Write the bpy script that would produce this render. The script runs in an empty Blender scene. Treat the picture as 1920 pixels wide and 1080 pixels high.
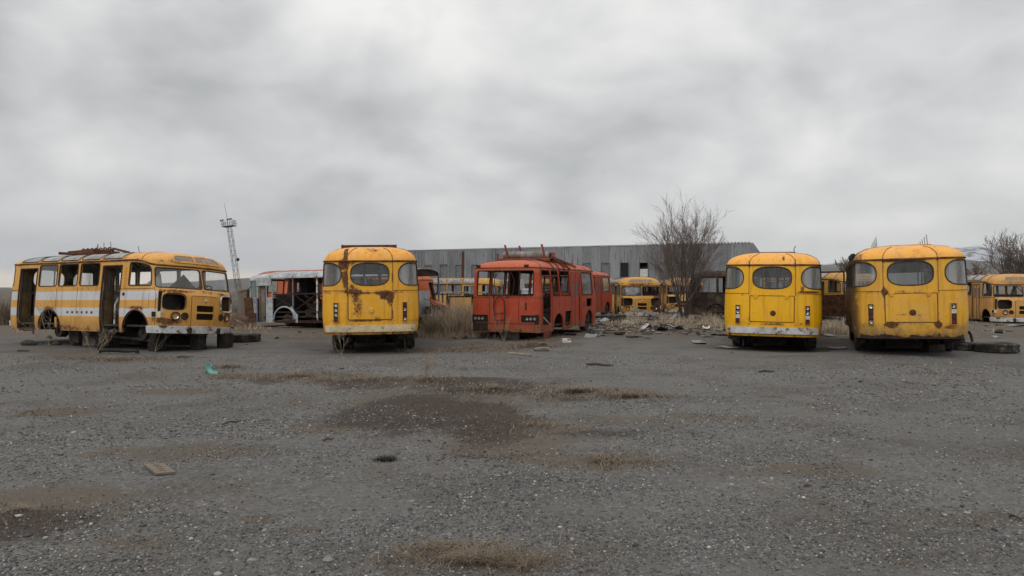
import bpy, bmesh, math, random
import numpy as np
from mathutils import Vector, Matrix
from mathutils.geometry import delaunay_2d_cdt

S = bpy.context.scene
C = S.collection
R = math.radians
random.seed(7)
rng = np.random.default_rng(7)
CAM_H, FPX = 1.65, 1400.0

# ------------------------------------------------------------------ camera
cd = bpy.data.cameras.new('camera')
cd.sensor_width = 36.0
cd.lens = 36.0 * FPX / 1920.0
cd.clip_start, cd.clip_end = 0.05, 30000.0
cam = bpy.data.objects.new('camera', cd)
C.objects.link(cam)
cam.location = (0, 0, CAM_H)
cam.rotation_euler = (R(90), 0, 0)
S.camera = cam

# ------------------------------------------------------------------ world
SUN_EL, SUN_AZ = 38.0, 205.0          # azimuth measured from +Y clockwise: behind the camera, a little to the left
S.view_settings.view_transform = 'Standard'
S.view_settings.look = 'None'
S.view_settings.gamma = 1.0
S.view_settings.exposure = 0.3
S.view_settings.use_curve_mapping = False

W = bpy.data.worlds.new('World')
S.world = W
W.use_nodes = True
wn, wl = W.node_tree.nodes, W.node_tree.links
wn.clear()


def N(nodes, t, **kw):
    n = nodes.new(t)
    for k, v in kw.items():
        setattr(n, k, v)
    return n


def mth(nodes, links, op, a, b=None, c=None, clamp=False):
    n = nodes.new('ShaderNodeMath')
    n.operation = op
    n.use_clamp = clamp
    for i, v in enumerate((a, b, c)):
        if v is None:
            continue
        if isinstance(v, (int, float)):
            n.inputs[i].default_value = v
        else:
            links.new(v, n.inputs[i])
    return n.outputs[0]


def ramp01(nodes, links, v, lo, hi, a=0.0, b=1.0, smooth=True):
    n = nodes.new('ShaderNodeMapRange')
    n.interpolation_type = 'SMOOTHSTEP' if smooth else 'LINEAR'
    n.inputs[1].default_value, n.inputs[2].default_value = lo, hi
    n.inputs[3].default_value, n.inputs[4].default_value = a, b
    links.new(v, n.inputs[0])
    return n.outputs[0]


def noise(nodes, links, vec, scale, detail=5, rough=0.55, dist=0.0):
    n = nodes.new('ShaderNodeTexNoise')
    n.inputs['Scale'].default_value = scale
    n.inputs['Detail'].default_value = detail
    n.inputs['Roughness'].default_value = rough
    n.inputs['Distortion'].default_value = dist
    if vec is not None:
        links.new(vec, n.inputs['Vector'])
    return n.outputs['Fac']


def mixc(nodes, links, fac, a, b, mode='MIX'):
    n = nodes.new('ShaderNodeMix')
    n.data_type = 'RGBA'
    n.blend_type = mode
    for i, v in ((0, fac), (6, a), (7, b)):
        if isinstance(v, (int, float)):
            n.inputs[i].default_value = v
        elif isinstance(v, tuple):
            n.inputs[i].default_value = (*v, 1)
        else:
            links.new(v, n.inputs[i])
    return n.outputs[2]


def build_world():
    tc = N(wn, 'ShaderNodeTexCoord')
    sep = N(wn, 'ShaderNodeSeparateXYZ')
    wl.new(tc.outputs['Generated'], sep.inputs[0])
    x, y, z = sep.outputs
    zc = mth(wn, wl, 'ADD', mth(wn, wl, 'MAXIMUM', z, 0.0), 0.26)
    cx = mth(wn, wl, 'DIVIDE', x, zc)
    cy = mth(wn, wl, 'DIVIDE', y, zc)
    cb = N(wn, 'ShaderNodeCombineXYZ')
    wl.new(cx, cb.inputs[0])
    wl.new(cy, cb.inputs[1])
    mp = N(wn, 'ShaderNodeMapping')
    mp.inputs['Location'].default_value = (3.1, 7.4, 0.35)
    mp.inputs['Scale'].default_value = (1.15, 1.15, 1)
    wl.new(cb.outputs[0], mp.inputs[0])
    m3 = N(wn, 'ShaderNodeMapping')
    m3.inputs['Location'].default_value = (1.7, 0.4, 2.9)
    m3.inputs['Scale'].default_value = (1.0, 1.0, 1.75)
    wl.new(tc.outputs['Generated'], m3.inputs[0])
    n1 = noise(wn, wl, m3.outputs[0], 4.0, 5, 0.45, 0.5)
    n2 = noise(wn, wl, mp.outputs[0], 1.7, 5, 0.5, 0.3)
    n3 = noise(wn, wl, m3.outputs[0], 11.0, 5, 0.5, 0.5)
    n = mth(wn, wl, 'ADD', mth(wn, wl, 'MULTIPLY', n1, 0.56), mth(wn, wl, 'ADD', mth(wn, wl, 'MULTIPLY', n2, 0.30), mth(wn, wl, 'MULTIPLY', n3, 0.14)))
    cr = N(wn, 'ShaderNodeValToRGB')
    e = cr.color_ramp.elements
    e[0].position, e[0].color = 0.38, (0.445, 0.452, 0.455, 1)
    e[1].position, e[1].color = 0.635, (0.83, 0.822, 0.80, 1)
    k = e.new(0.5)
    k.color = (0.635, 0.635, 0.632, 1)
    wl.new(n, cr.inputs[0])
    col = cr.outputs[0]
    # overcast sky grows brighter towards the zenith (CIE overcast law, softened)
    lum = ramp01(wn, wl, z, 0.25, 1.0, 1.0, 1.7, False)
    # heavier blue-grey deck low down
    az = mth(wn, wl, 'DIVIDE', x, mth(wn, wl, 'MAXIMUM', y, 0.05))
    low = mth(wn, wl, 'MULTIPLY', ramp01(wn, wl, z, 0.0, 0.15, 0.8, 0.0), ramp01(wn, wl, az, -0.45, 0.15, 1.0, 0.55))
    col = mixc(wn, wl, low, col, mixc(wn, wl, ramp01(wn, wl, az, -0.4, 0.3), (0.41, 0.43, 0.465), (0.59, 0.595, 0.60)))
    # open strip of warm light under the cloud edge on the left horizon
    az = mth(wn, wl, 'DIVIDE', x, mth(wn, wl, 'MAXIMUM', y, 0.05))
    wob = mth(wn, wl, 'MULTIPLY', noise(wn, wl, tc.outputs['Generated'], 9.0, 4), 0.016)
    zz = mth(wn, wl, 'SUBTRACT', mth(wn, wl, 'ADD', z, 0.008), wob)
    gap = mth(wn, wl, 'MULTIPLY', ramp01(wn, wl, zz, 0.012, 0.028, 1.0, 0.0), ramp01(wn, wl, az, -0.40, -0.22, 1.0, 0.0))
    col = mixc(wn, wl, mth(wn, wl, 'MULTIPLY', gap, 0.9), col, (0.78, 0.68, 0.56))
    vs = N(wn, 'ShaderNodeVectorMath', operation='SCALE')
    wl.new(col, vs.inputs[0])
    wl.new(lum, vs.inputs['Scale'])
    bg = N(wn, 'ShaderNodeBackground')
    wl.new(vs.outputs[0], bg.inputs[0])
    bg.inputs[1].default_value = 0.86
    sky = N(wn, 'ShaderNodeTexSky', sky_type='NISHITA', sun_disc=False)
    sky.sun_elevation = R(SUN_EL)
    sky.sun_rotation = R(SUN_AZ)
    b2 = N(wn, 'ShaderNodeBackground')
    wl.new(sky.outputs[0], b2.inputs[0])
    b2.inputs[1].default_value = 0.08
    mx = N(wn, 'ShaderNodeMixShader')
    mx.inputs[0].default_value = 0.94
    wl.new(b2.outputs[0], mx.inputs[1])
    wl.new(bg.outputs[0], mx.inputs[2])
    out = N(wn, 'ShaderNodeOutputWorld')
    wl.new(mx.outputs[0], out.inputs[0])


build_world()

sd = bpy.data.lights.new('sun', 'SUN')
sd.energy = 0.85
sd.angle = R(40)
sd.color = (1.0, 0.965, 0.91)
sun = bpy.data.objects.new('sun', sd)
C.objects.link(sun)
_a = R(SUN_AZ)
_to = Vector((math.sin(_a) * math.cos(R(SUN_EL)), math.cos(_a) * math.cos(R(SUN_EL)), math.sin(R(SUN_EL))))
sun.rotation_euler = _to.to_track_quat('Z', 'Y').to_euler()
sun.location = (0, -20, 30)

HAZE = True

# ------------------------------------------------------------------ small helpers


def gp(px, py, z=0.0):
    """point of the photograph on the ground (or on the level z)"""
    Y = (CAM_H - z) * FPX / (py - 540.0)
    return Vector(((px - 960.0) / FPX * Y, Y, z))


def at(px, Y, z=0.0):
    return Vector(((px - 960.0) / FPX * Y, Y, z))


def tag(o, label=None, cat=None, group=None, kind=None):
    if label:
        o['label'] = label
    if cat:
        o['category'] = cat
    if group:
        o['group'] = group
    if kind:
        o['kind'] = kind
    return o


def empty(name, loc=(0, 0, 0), rz=0.0, label=None, cat=None, group=None, rot=None):
    o = bpy.data.objects.new(name, None)
    C.objects.link(o)
    o.location = loc
    o.rotation_euler = rot if rot else (0, 0, rz)
    o.empty_display_size = 0.2
    return tag(o, label, cat, group)


def mesh_obj(name, V, F, mats, parent=None, midx=None, smooth=None, weld=False):
    me = bpy.data.meshes.new(name)
    me.from_pydata([tuple(map(float, v)) for v in V], [], [tuple(map(int, f)) for f in F])
    if not isinstance(mats, (list, tuple)):
        mats = [mats]
    for m in mats:
        me.materials.append(m)
    if midx is not None:
        me.polygons.foreach_set('material_index', midx)
    if weld:
        bm = bmesh.new()
        bm.from_mesh(me)
        bmesh.ops.remove_doubles(bm, verts=bm.verts, dist=0.002)
        bm.to_mesh(me)
        bm.free()
    if smooth is not None:
        me.polygons.foreach_set('use_smooth', [True] * len(me.polygons))
        me.set_sharp_from_angle(angle=R(smooth))
    me.update()
    o = bpy.data.objects.new(name, me)
    C.objects.link(o)
    if parent is not None:
        o.parent = parent
    return o


def copy_tree(o, parent=None):
    c = o.copy()
    C.objects.link(c)
    if parent is not None:
        c.parent = parent
    for ch in list(o.children):
        copy_tree(ch, c)
    return c


class MB:
    """collects simple solids into one mesh"""

    def __init__(s):
        s.V, s.F = [], []

    def add(s, V, F):
        b = len(s.V)
        s.V += [tuple(v) for v in V]
        s.F += [tuple(i + b for i in f) for f in F]
        return s

    def box(s, c, d, rot=None, taper=1.0):
        c = Vector(c)
        hx, hy, hz = d[0] / 2, d[1] / 2, d[2] / 2
        P = [Vector((sx * hx * (taper if sz > 0 else 1), sy * hy * (taper if sz > 0 else 1), sz * hz)) for sz in (-1, 1) for sy in (-1, 1) for sx in (-1, 1)]
        if rot is not None:
            M = rot if isinstance(rot, Matrix) else Matrix.Rotation(rot, 3, 'Z')
            P = [M @ p for p in P]
        return s.add([c + p for p in P], [(0, 2, 3, 1), (4, 5, 7, 6), (0, 1, 5, 4), (2, 6, 7, 3), (0, 4, 6, 2), (1, 3, 7, 5)])

    def bar(s, a, b, w, h=None, up=(0, 0, 1)):
        a, b = Vector(a), Vector(b)
        h = h or w
        d = (b - a)
        L = d.length
        if L < 1e-6:
            return s
        d /= L
        up = Vector(up)
        if abs(d.dot(up)) > 0.98:
            up = Vector((1, 0, 0))
        x = d.cross(up).normalized()
        y = x.cross(d)
        M = Matrix((x, d, y)).transposed()
        return s.box((a + b) / 2, (w, L, h), M)

    def tube(s, pts, r, n=5, closed=False, cap=True):
        pts = [Vector(p) for p in pts]
        m = len(pts)
        rs = r if isinstance(r, (list, tuple)) else [r] * m
        base = len(s.V)
        ref = None
        for i, p in enumerate(pts):
            if closed:
                t = pts[(i + 1) % m] - pts[i - 1]
            else:
                t = pts[min(i + 1, m - 1)] - pts[max(i - 1, 0)]
            if t.length < 1e-9:
                t = Vector((0, 0, 1))
            t.normalize()
            if ref is None:
                ref = t.orthogonal().normalized()
            else:
                ref = (ref - t * ref.dot(t))
                ref = ref.normalized() if ref.length > 1e-6 else t.orthogonal().normalized()
            b = t.cross(ref)
            for k in range(n):
                a = 2 * math.pi * k / n
                s.V.append(tuple(p + (ref * math.cos(a) + b * math.sin(a)) * rs[i]))
        for i in range(m if closed else m - 1):
            j = (i + 1) % m
            for k in range(n):
                k2 = (k + 1) % n
                s.F.append((base + i * n + k, base + i * n + k2, base + j * n + k2, base + j * n + k))
        if cap and not closed:
            s.F.append(tuple(base + k for k in reversed(range(n))))
            s.F.append(tuple(base + (m - 1) * n + k for k in range(n)))
        return s

    def lathe(s, prof, c, axis='y', n=20):
        """prof: (radius, along) list, closed strip; axis along x/y/z"""
        c = Vector(c)
        base = len(s.V)
        m = len(prof)
        for k in range(n):
            a = 2 * math.pi * k / n
            ca, sa = math.cos(a), math.sin(a)
            for r, t in prof:
                if axis == 'y':
                    p = Vector((r * ca, t, r * sa))
                elif axis == 'x':
                    p = Vector((t, r * ca, r * sa))
                else:
                    p = Vector((r * ca, r * sa, t))
                s.V.append(tuple(c + p))
        for k in range(n):
            k2 = (k + 1) % n
            for i in range(m - 1):
                f = (base + k * m + i, base + k * m + i + 1, base + k2 * m + i + 1, base + k2 * m + i)
                s.F.append(f if axis == 'y' else f[::-1])
        return s

    def sheet(s, P, nx, ny):
        """grid of points P[(ny+1)][(nx+1)]"""
        b = len(s.V)
        for row in P:
            s.V += [tuple(p) for p in row]
        for j in range(ny):
            for i in range(nx):
                a = b + j * (nx + 1) + i
                s.F.append((a, a + 1, a + nx + 2, a + nx + 1))
        return s

    def build(s, name, mat, parent=None, smooth=None):
        return mesh_obj(name, s.V, s.F, mat, parent, smooth=smooth)


def vhash(ix, iy, seed):
    h = np.sin(ix * 127.1 + iy * 311.7 + seed * 74.7) * 43758.5453
    return h - np.floor(h)


def vnoise(x, y, seed=0):
    ix, iy = np.floor(x), np.floor(y)
    fx, fy = x - ix, y - iy
    fx, fy = fx * fx * (3 - 2 * fx), fy * fy * (3 - 2 * fy)
    a, b = vhash(ix, iy, seed), vhash(ix + 1, iy, seed)
    c, d = vhash(ix, iy + 1, seed), vhash(ix + 1, iy + 1, seed)
    return (a * (1 - fx) + b * fx) * (1 - fy) + (c * (1 - fx) + d * fx) * fy


def fbm(x, y, seed=0, oct=4, rough=0.5):
    t, a, s = 0, 1.0, 0
    for i in range(oct):
        t = t + a * vnoise(x * 2 ** i, y * 2 ** i, seed + i * 13)
        s += a
        a *= rough
    return t / s


# ------------------------------------------------------------------ materials
def new_mat(name):
    m = bpy.data.materials.new(name)
    m.use_nodes = True
    nt = m.node_tree
    nt.nodes.clear()
    out = nt.nodes.new('ShaderNodeOutputMaterial')
    p = nt.nodes.new('ShaderNodeBsdfPrincipled')
    nt.links.new(p.outputs[0], out.inputs[0])
    return m, nt.nodes, nt.links, p, out


def bump(nodes, links, p, h, strength=0.3, dist=0.02):
    b = nodes.new('ShaderNodeBump')
    b.inputs['Strength'].default_value = strength
    b.inputs['Distance'].default_value = dist
    links.new(h, b.inputs['Height'])
    links.new(b.outputs[0], p.inputs['Normal'])


def simple(name, col, rough=0.7, metal=0.0, var=0.35, scale=6.0, seed=0.0, spec=0.4, dirt=None, bump_s=0.15, scale2=None, dlo=0.48, dhi=0.6):
    m, n, l, p, out = new_mat(name)
    tc = n.new('ShaderNodeTexCoord')
    mp = n.new('ShaderNodeMapping')
    mp.inputs['Location'].default_value = (seed * 3.3, seed * 1.7, seed)
    l.new(tc.outputs['Object'], mp.inputs[0])
    f = noise(n, l, mp.outputs[0], scale, 7, 0.65)
    dk = tuple(c * (1 - var) for c in col)
    lt = tuple(min(1, c * (1 + var * 0.7)) for c in col)
    c = mixc(n, l, ramp01(n, l, f, 0.32, 0.68), dk, lt)
    if dirt is not None:
        g = noise(n, l, mp.outputs[0], scale2 or scale * 0.45, 6, 0.7)
        c = mixc(n, l, ramp01(n, l, g, dlo, dhi), c, dirt)
    l.new(c, p.inputs['Base Color'])
    p.inputs['Roughness'].default_value = rough
    p.inputs['Metallic'].default_value = metal
    p.inputs['Specular IOR Level'].default_value = spec
    if bump_s:
        bump(n, l, p, f, bump_s, 0.02)
    return m


def paint(name, col, seed=0.0, rust=0.0, blobs=(), stripes=None, dirt=0.5, fade=0.35, rough=0.48, chips=0.5, side_dirt=None, roof_lit_col=None):
    """weathered bus paint: fading, rust islands, chips, road dirt; object space = bus space"""
    m, n, l, p, out = new_mat(name)
    tc = n.new('ShaderNodeTexCoord')
    o = tc.outputs['Object']
    mp = n.new('ShaderNodeMapping')
    mp.inputs['Location'].default_value = (seed * 5.1, seed * 2.3, seed * 1.9)
    l.new(o, mp.inputs[0])
    v = mp.outputs[0]
    sep = n.new('ShaderNodeSeparateXYZ')
    l.new(o, sep.inputs[0])
    x, y, z = sep.outputs
    big = noise(n, l, v, 0.9, 4, 0.6)
    mid = noise(n, l, v, 3.4, 8, 0.68)
    fine = noise(n, l, v, 16.0, 7, 0.7)
    c = mixc(n, l, 0.0, col, col)
    if roof_lit_col:  # paler roof tone: light from the sky put into the paint colour
        c = mixc(n, l, ramp01(n, l, z, 2.26, 2.36), c, roof_lit_col)
    if stripes:
        # white bands on the body side: (z0, z1) each, ending in a slant towards the front
        tot = None
        for z0, z1 in stripes:
            a = mth(n, l, 'MULTIPLY', ramp01(n, l, z, z0 - 0.006, z0 + 0.006), ramp01(n, l, z, z1 - 0.006, z1 + 0.006, 1, 0))
            tot = a if tot is None else mth(n, l, 'MAXIMUM', tot, a)
        sl = mth(n, l, 'MULTIPLY', mth(n, l, 'MULTIPLY', mth(n, l, 'SUBTRACT', 1.5, z), 0.5), mth(n, l, 'GREATER_THAN', z, 1.2))
        sl = mth(n, l, 'SUBTRACT', mth(n, l, 'ABSOLUTE', y), sl)
        tot = mth(n, l, 'MULTIPLY', tot, mth(n, l, 'MAXIMUM', ramp01(n, l, sl, 1.06, 1.07), ramp01(n, l, x, 6.3, 6.31, 1, 0)))
        wn_ = ramp01(n, l, noise(n, l, v, 22.0, 6, 0.75), 0.66, 0.70, 1, 0)
        tot = mth(n, l, 'MULTIPLY', tot, wn_)
        c = mixc(n, l, tot, c, (0.55, 0.56, 0.585))
    # uneven fading and grime
    c = mixc(n, l, mth(n, l, 'MULTIPLY', ramp01(n, l, big, 0.35, 0.7), fade), c, mixc(n, l, 1.0, c, (0.78, 0.72, 0.66), 'MULTIPLY'))
    c = mixc(n, l, mth(n, l, 'MULTIPLY', ramp01(n, l, mid, 0.45, 0.75), fade * 0.8), c, mixc(n, l, 0.28, c, (0.55, 0.45, 0.30)))
    ck = ramp01(n, l, noise(n, l, v, 1.7, 6, 0.6), 0.48, 0.72)
    c = mixc(n, l, mth(n, l, 'MULTIPLY', ck, 0.34 * fade), c, mixc(n, l, 0.5, c, (0.62, 0.52, 0.36)))
    # rain streaks: noise stretched along z
    ms = n.new('ShaderNodeMapping')
    ms.inputs['Scale'].default_value = (9, 9, 0.55)
    l.new(v, ms.inputs[0])
    st = noise(n, l, ms.outputs[0], 1.0, 5, 0.6)
    c = mixc(n, l, mth(n, l, 'MULTIPLY', ramp01(n, l, st, 0.48, 0.70), 0.55), c, mixc(n, l, 1.0, c, (0.60, 0.50, 0.38), 'MULTIPLY'))
    sp = ramp01(n, l, noise(n, l, v, 7.5, 9, 0.8), 0.56, 0.66)
    c = mixc(n, l, mth(n, l, 'MULTIPLY', sp, 0.30 + 0.25 * dirt), c, mixc(n, l, 0.6, c, (0.17, 0.105, 0.045)))
    # road dirt from the skirt upwards
    dm = mth(n, l, 'ADD', ramp01(n, l, z, 0.38, 1.15, 0.62, 0.0), mth(n, l, 'MULTIPLY', mth(n, l, 'SUBTRACT', mid, 0.5), 1.1))
    dm = mth(n, l, 'MULTIPLY', ramp01(n, l, dm, 0.18, 0.75), dirt)
    c = mixc(n, l, dm, c, (0.135, 0.105, 0.072))
    if side_dirt:
        sm = mth(n, l, 'MULTIPLY', ramp01(n, l, y, side_dirt[0], side_dirt[1]), side_dirt[2])
        c = mixc(n, l, mth(n, l, 'MULTIPLY', sm, ramp01(n, l, mid, 0.25, 0.5)), c, (0.055, 0.036, 0.022))
    # rust
    thr = mth(n, l, 'ADD', mth(n, l, 'MULTIPLY', mid, 0.6), mth(n, l, 'MULTIPLY', fine, 0.4))
    for (bc, br, bs) in blobs:
        a = n.new('ShaderNodeVectorMath')
        a.operation = 'SUBTRACT'
        l.new(o, a.inputs[0])
        a.inputs[1].default_value = bc
        d = n.new('ShaderNodeVectorMath')
        d.operation = 'DIVIDE'
        l.new(a.outputs[0], d.inputs[0])
        d.inputs[1].default_value = br
        ln = n.new('ShaderNodeVectorMath')
        ln.operation = 'LENGTH'
        l.new(d.outputs[0], ln.inputs[0])
        w = ramp01(n, l, ln.outputs['Value'], 0.25, 1.0, bs, 0.0)
        thr = mth(n, l, 'ADD', thr, w)
    rear_m = ramp01(n, l, x, 0.15, 0.35, 1, 0)
    sy = ramp01(n, l, mth(n, l, 'ABSOLUTE', mth(n, l, 'SUBTRACT', mth(n, l, 'ABSOLUTE', y), 0.575)), 0.0, 0.045, 0.115, 0.0)
    sz = ramp01(n, l, mth(n, l, 'ABSOLUTE', mth(n, l, 'SUBTRACT', z, 1.525)), 0.02, 0.07, 0.10, 0.0)
    sb_ = ramp01(n, l, mth(n, l, 'ABSOLUTE', mth(n, l, 'SUBTRACT', z, 0.77)), 0.0, 0.05, 0.11, 0.0)
    thr = mth(n, l, 'ADD', thr, mth(n, l, 'MULTIPLY', rear_m, mth(n, l, 'MAXIMUM', sy, mth(n, l, 'MAXIMUM', sz, sb_))))
    t0 = 0.70 - rust * 0.22
    edge = mth(n, l, 'MULTIPLY', ramp01(n, l, z, 0.40, 0.56, 0.13, 0.0), 1.0)
    gut = mth(n, l, 'MULTIPLY', ramp01(n, l, mth(n, l, 'ABSOLUTE', mth(n, l, 'SUBTRACT', z, 2.30)), 0.0, 0.09, 0.10, 0.0), 1.0)
    thr = mth(n, l, 'ADD', thr, mth(n, l, 'ADD', edge, gut))
    halo = ramp01(n, l, thr, t0 - 0.09, t0 + 0.01)
    rm = ramp01(n, l, thr, t0, t0 + 0.035)
    cp = ramp01(n, l, noise(n, l, v, 34.0, 3, 0.5), 0.78 - 0.07 * chips, 0.80 - 0.06 * chips)
    c = mixc(n, l, mth(n, l, 'MULTIPLY', halo, 0.55), c, (0.25, 0.105, 0.026))
    rc = mixc(n, l, ramp01(n, l, fine, 0.3, 0.7), (0.026, 0.014, 0.009), (0.21, 0.088, 0.030))
    rmx = mth(n, l, 'MAXIMUM', rm, mth(n, l, 'MULTIPLY', cp, 0.85))
    c = mixc(n, l, rmx, c, rc)
    l.new(c, p.inputs['Base Color'])
    l.new(ramp01(n, l, mth(n, l, 'MAXIMUM', rmx, mth(n, l, 'MULTIPLY', dm, 0.7)), 0, 1, rough, 0.92), p.inputs['Roughness'])
    p.inputs['Specular IOR Level'].default_value = 0.35
    h = mth(n, l, 'SUBTRACT', mth(n, l, 'MULTIPLY', big, 2.6), mth(n, l, 'MULTIPLY', rmx, 0.12))
    bump(n, l, p, h, 0.25, 0.03)
    return m


def glass(name, dust=0.18, tint=(0.80, 0.84, 0.86), seed=0.0, dust_sheen_col=(0.45, 0.44, 0.42), zs=0.35, lo=0.25, hi=0.8):  # dust share and colour also stand in for sky reflection on some panes
    m, n, l, p, out = new_mat(name)
    n.remove(p)
    tc = n.new('ShaderNodeTexCoord')
    mp = n.new('ShaderNodeMapping')
    mp.inputs['Location'].default_value = (seed, seed * 2, seed * 3)
    mp.inputs['Scale'].default_value = (1, 1, zs)
    l.new(tc.outputs['Object'], mp.inputs[0])
    f = noise(n, l, mp.outputs[0], 4.0, 6, 0.6)
    tr = n.new('ShaderNodeBsdfTransparent')
    tr.inputs[0].default_value = (*tint, 1)
    gl = n.new('ShaderNodeBsdfGlossy')
    gl.inputs['Roughness'].default_value = 0.06
    gl.inputs[0].default_value = (0.9, 0.92, 0.95, 1)
    fr = n.new('ShaderNodeFresnel')
    fr.inputs[0].default_value = 1.5
    m1 = n.new('ShaderNodeMixShader')
    l.new(fr.outputs[0], m1.inputs[0])
    l.new(tr.outputs[0], m1.inputs[1])
    l.new(gl.outputs[0], m1.inputs[2])
    df = n.new('ShaderNodeBsdfDiffuse')
    df.inputs[0].default_value = (*dust_sheen_col, 1)
    m2 = n.new('ShaderNodeMixShader')
    l.new(ramp01(n, l, f, lo, hi, dust * 0.4, dust * 1.5), m2.inputs[0])
    l.new(m1.outputs[0], m2.inputs[1])
    l.new(df.outputs[0], m2.inputs[2])
    l.new(m2.outputs[0], out.inputs[0])
    return m


YEL = (0.86, 0.375, 0.020)
YEL_O = (0.80, 0.345, 0.035)
M = {}
M['rubber'] = simple('black_rubber', (0.018, 0.017, 0.016), 0.75, var=0.4)
M['tyre'] = simple('tyre_rubber', (0.022, 0.021, 0.020), 0.85, var=0.4, dirt=(0.10, 0.085, 0.065), scale=5)
M['rim'] = simple('rusty_rim', (0.10, 0.055, 0.03), 0.85, var=0.6, scale=12)
M['rust'] = simple('rusted_iron', (0.085, 0.036, 0.018), 0.9, var=0.6, scale=9, bump_s=0.4)
M['rust_red'] = simple('rusted_red_iron', (0.20, 0.055, 0.028), 0.85, var=0.5, scale=7)
M['rust_dark'] = simple('dark_rusted_iron', (0.036, 0.020, 0.013), 0.9, var=0.6, scale=8, bump_s=0.4)
M['seam'] = simple('seam_rust', (0.14, 0.062, 0.016), 0.9, var=0.75, scale=5)
M['black'] = simple('greasy_black_metal', (0.008, 0.007, 0.0065), 0.75, var=0.5, scale=10)
M['chassis'] = simple('chassis_iron', (0.020, 0.016, 0.013), 0.9, var=0.6, scale=7, dirt=(0.045, 0.033, 0.024))
M['inner'] = simple('grimy_cream_lining', (0.36, 0.345, 0.31), 0.8, var=0.4, scale=2.5, dirt=(0.09, 0.07, 0.05))
M['inner_dark'] = simple('dark_brown_lining', (0.06, 0.042, 0.032), 0.85, var=0.5, scale=3)
M['inner_red'] = simple('dull_red_lining', (0.13, 0.05, 0.038), 0.85, var=0.5, scale=3)
M['door_tan'] = simple('dirty_tan_door', (0.27, 0.165, 0.065), 0.75, var=0.4, scale=4, dirt=(0.10, 0.06, 0.035))
M['gasket'] = simple('brown_window_gasket', (0.050, 0.036, 0.024), 0.8, var=0.5)
M['mast'] = simple('dark_mast_steel', (0.028, 0.029, 0.032), 0.8, 0.0, var=0.3)
M['soot'] = simple('sooty_block', (0.020, 0.017, 0.014), 0.95, var=0.5, scale=9)
M['floor'] = simple('bus_floor_board', (0.05, 0.042, 0.035), 0.9, var=0.5, scale=4)
M['seat'] = simple('brown_vinyl', (0.055, 0.032, 0.024), 0.6, var=0.4, scale=8)
M['white'] = simple('old_white_paint', (0.60, 0.59, 0.57), 0.6, var=0.2, scale=5, dirt=(0.16, 0.10, 0.06), scale2=7)
M['cream'] = simple('old_cream_paint', (0.60, 0.50, 0.32), 0.6, var=0.2, scale=5, dirt=(0.20, 0.11, 0.045), scale2=6, dlo=0.57, dhi=0.66)
M['white_rusty'] = simple('white_paint_over_rust', (0.37, 0.39, 0.405), 0.65, var=0.35, scale=4, dirt=(0.17, 0.09, 0.05), scale2=7, dlo=0.60, dhi=0.68)
M['bumper_white'] = simple('chipped_bumper_paint', (0.52, 0.53, 0.53), 0.6, var=0.25, scale=4, dirt=(0.17, 0.085, 0.042), scale2=5, dlo=0.53, dhi=0.62)
M['chrome'] = simple('dull_reflector', (0.55, 0.54, 0.50), 0.3, 0.9, var=0.3)
M['red_lens'] = simple('red_plastic_lens', (0.085, 0.016, 0.012), 0.35, var=0.3)
M['amber_lens'] = simple('amber_plastic_lens', (0.45, 0.18, 0.03), 0.35, var=0.3)
M['dull_lamp'] = simple('dull_lamp_bowl', (0.26, 0.24, 0.21), 0.5, 0.3, var=0.5, scale=20)
M['white_lens'] = simple('clear_lens', (0.55, 0.54, 0.50), 0.25, var=0.25)
M['concrete'] = simple('weathered_concrete', (0.24, 0.225, 0.205), 0.92, var=0.3, scale=5, dirt=(0.12, 0.10, 0.08))
M['brick_soil'] = simple('burnt_earth', (0.10, 0.062, 0.042), 0.95, var=0.4, scale=6)
M['wood'] = simple('grey_timber', (0.20, 0.165, 0.13), 0.9, var=0.4, scale=7)
M['bark'] = simple('tree_bark', (0.060, 0.046, 0.038), 0.95, var=0.4, scale=8)
M['twig'] = simple('bare_twigs', (0.135, 0.103, 0.085), 0.95, var=0.35, scale=5)
M['weed'] = simple('dry_weed_stem', (0.29, 0.225, 0.155), 0.9, var=0.3, scale=6)
M['steel'] = simple('galvanised_steel', (0.16, 0.165, 0.175), 0.6, 0.3, var=0.3)
M['sheet'] = simple('weathered_sheet', (0.25, 0.25, 0.243), 0.7, var=0.35, scale=4, dirt=(0.16, 0.12, 0.09))
M['dark_sheet'] = simple('tarred_sheet', (0.020, 0.018, 0.017), 0.8, var=0.4)
M['teal'] = simple('teal_plastic_film', (0.16, 0.37, 0.32), 0.5, var=0.25)
M['blue'] = simple('faded_blue_paint', (0.17, 0.32, 0.52), 0.65, var=0.25, scale=5, dirt=(0.20, 0.16, 0.12))
M['card'] = simple('brown_plate', (0.17, 0.135, 0.105), 0.85, var=0.25, scale=14)
M['stone'] = simple('field_stone', (0.20, 0.185, 0.17), 0.92, var=0.4, scale=9)
M['dark_stone'] = simple('dark_lump', (0.055, 0.045, 0.036), 0.95, var=0.4, scale=9)
M['skylight'] = glass('skylight_glass', 0.6, (0.55, 0.58, 0.60), 2.0, (0.46, 0.46, 0.455))  # pale dust colour paints the grey sky reflection into the skylights
M['glass'] = glass('window_glass', 0.13, seed=1.0, dust_sheen_col=(0.42, 0.42, 0.41))
M['corner_glass'] = glass('sky_sheen_corner_glass', 0.40, seed=3.0, dust_sheen_col=(0.47, 0.47, 0.46), zs=0.06, lo=0.40, hi=0.66)  # pale vertical streaks: sky reflection painted into the pane, besides dust
M['glass_dusty'] = glass('dusty_window_glass', 0.35, seed=5.0, tint=(0.7, 0.72, 0.73))
M['teal_glass'] = glass('greenish_window_glass', 0.35, (0.55, 0.68, 0.66), 8.0, (0.34, 0.42, 0.40))
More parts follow.
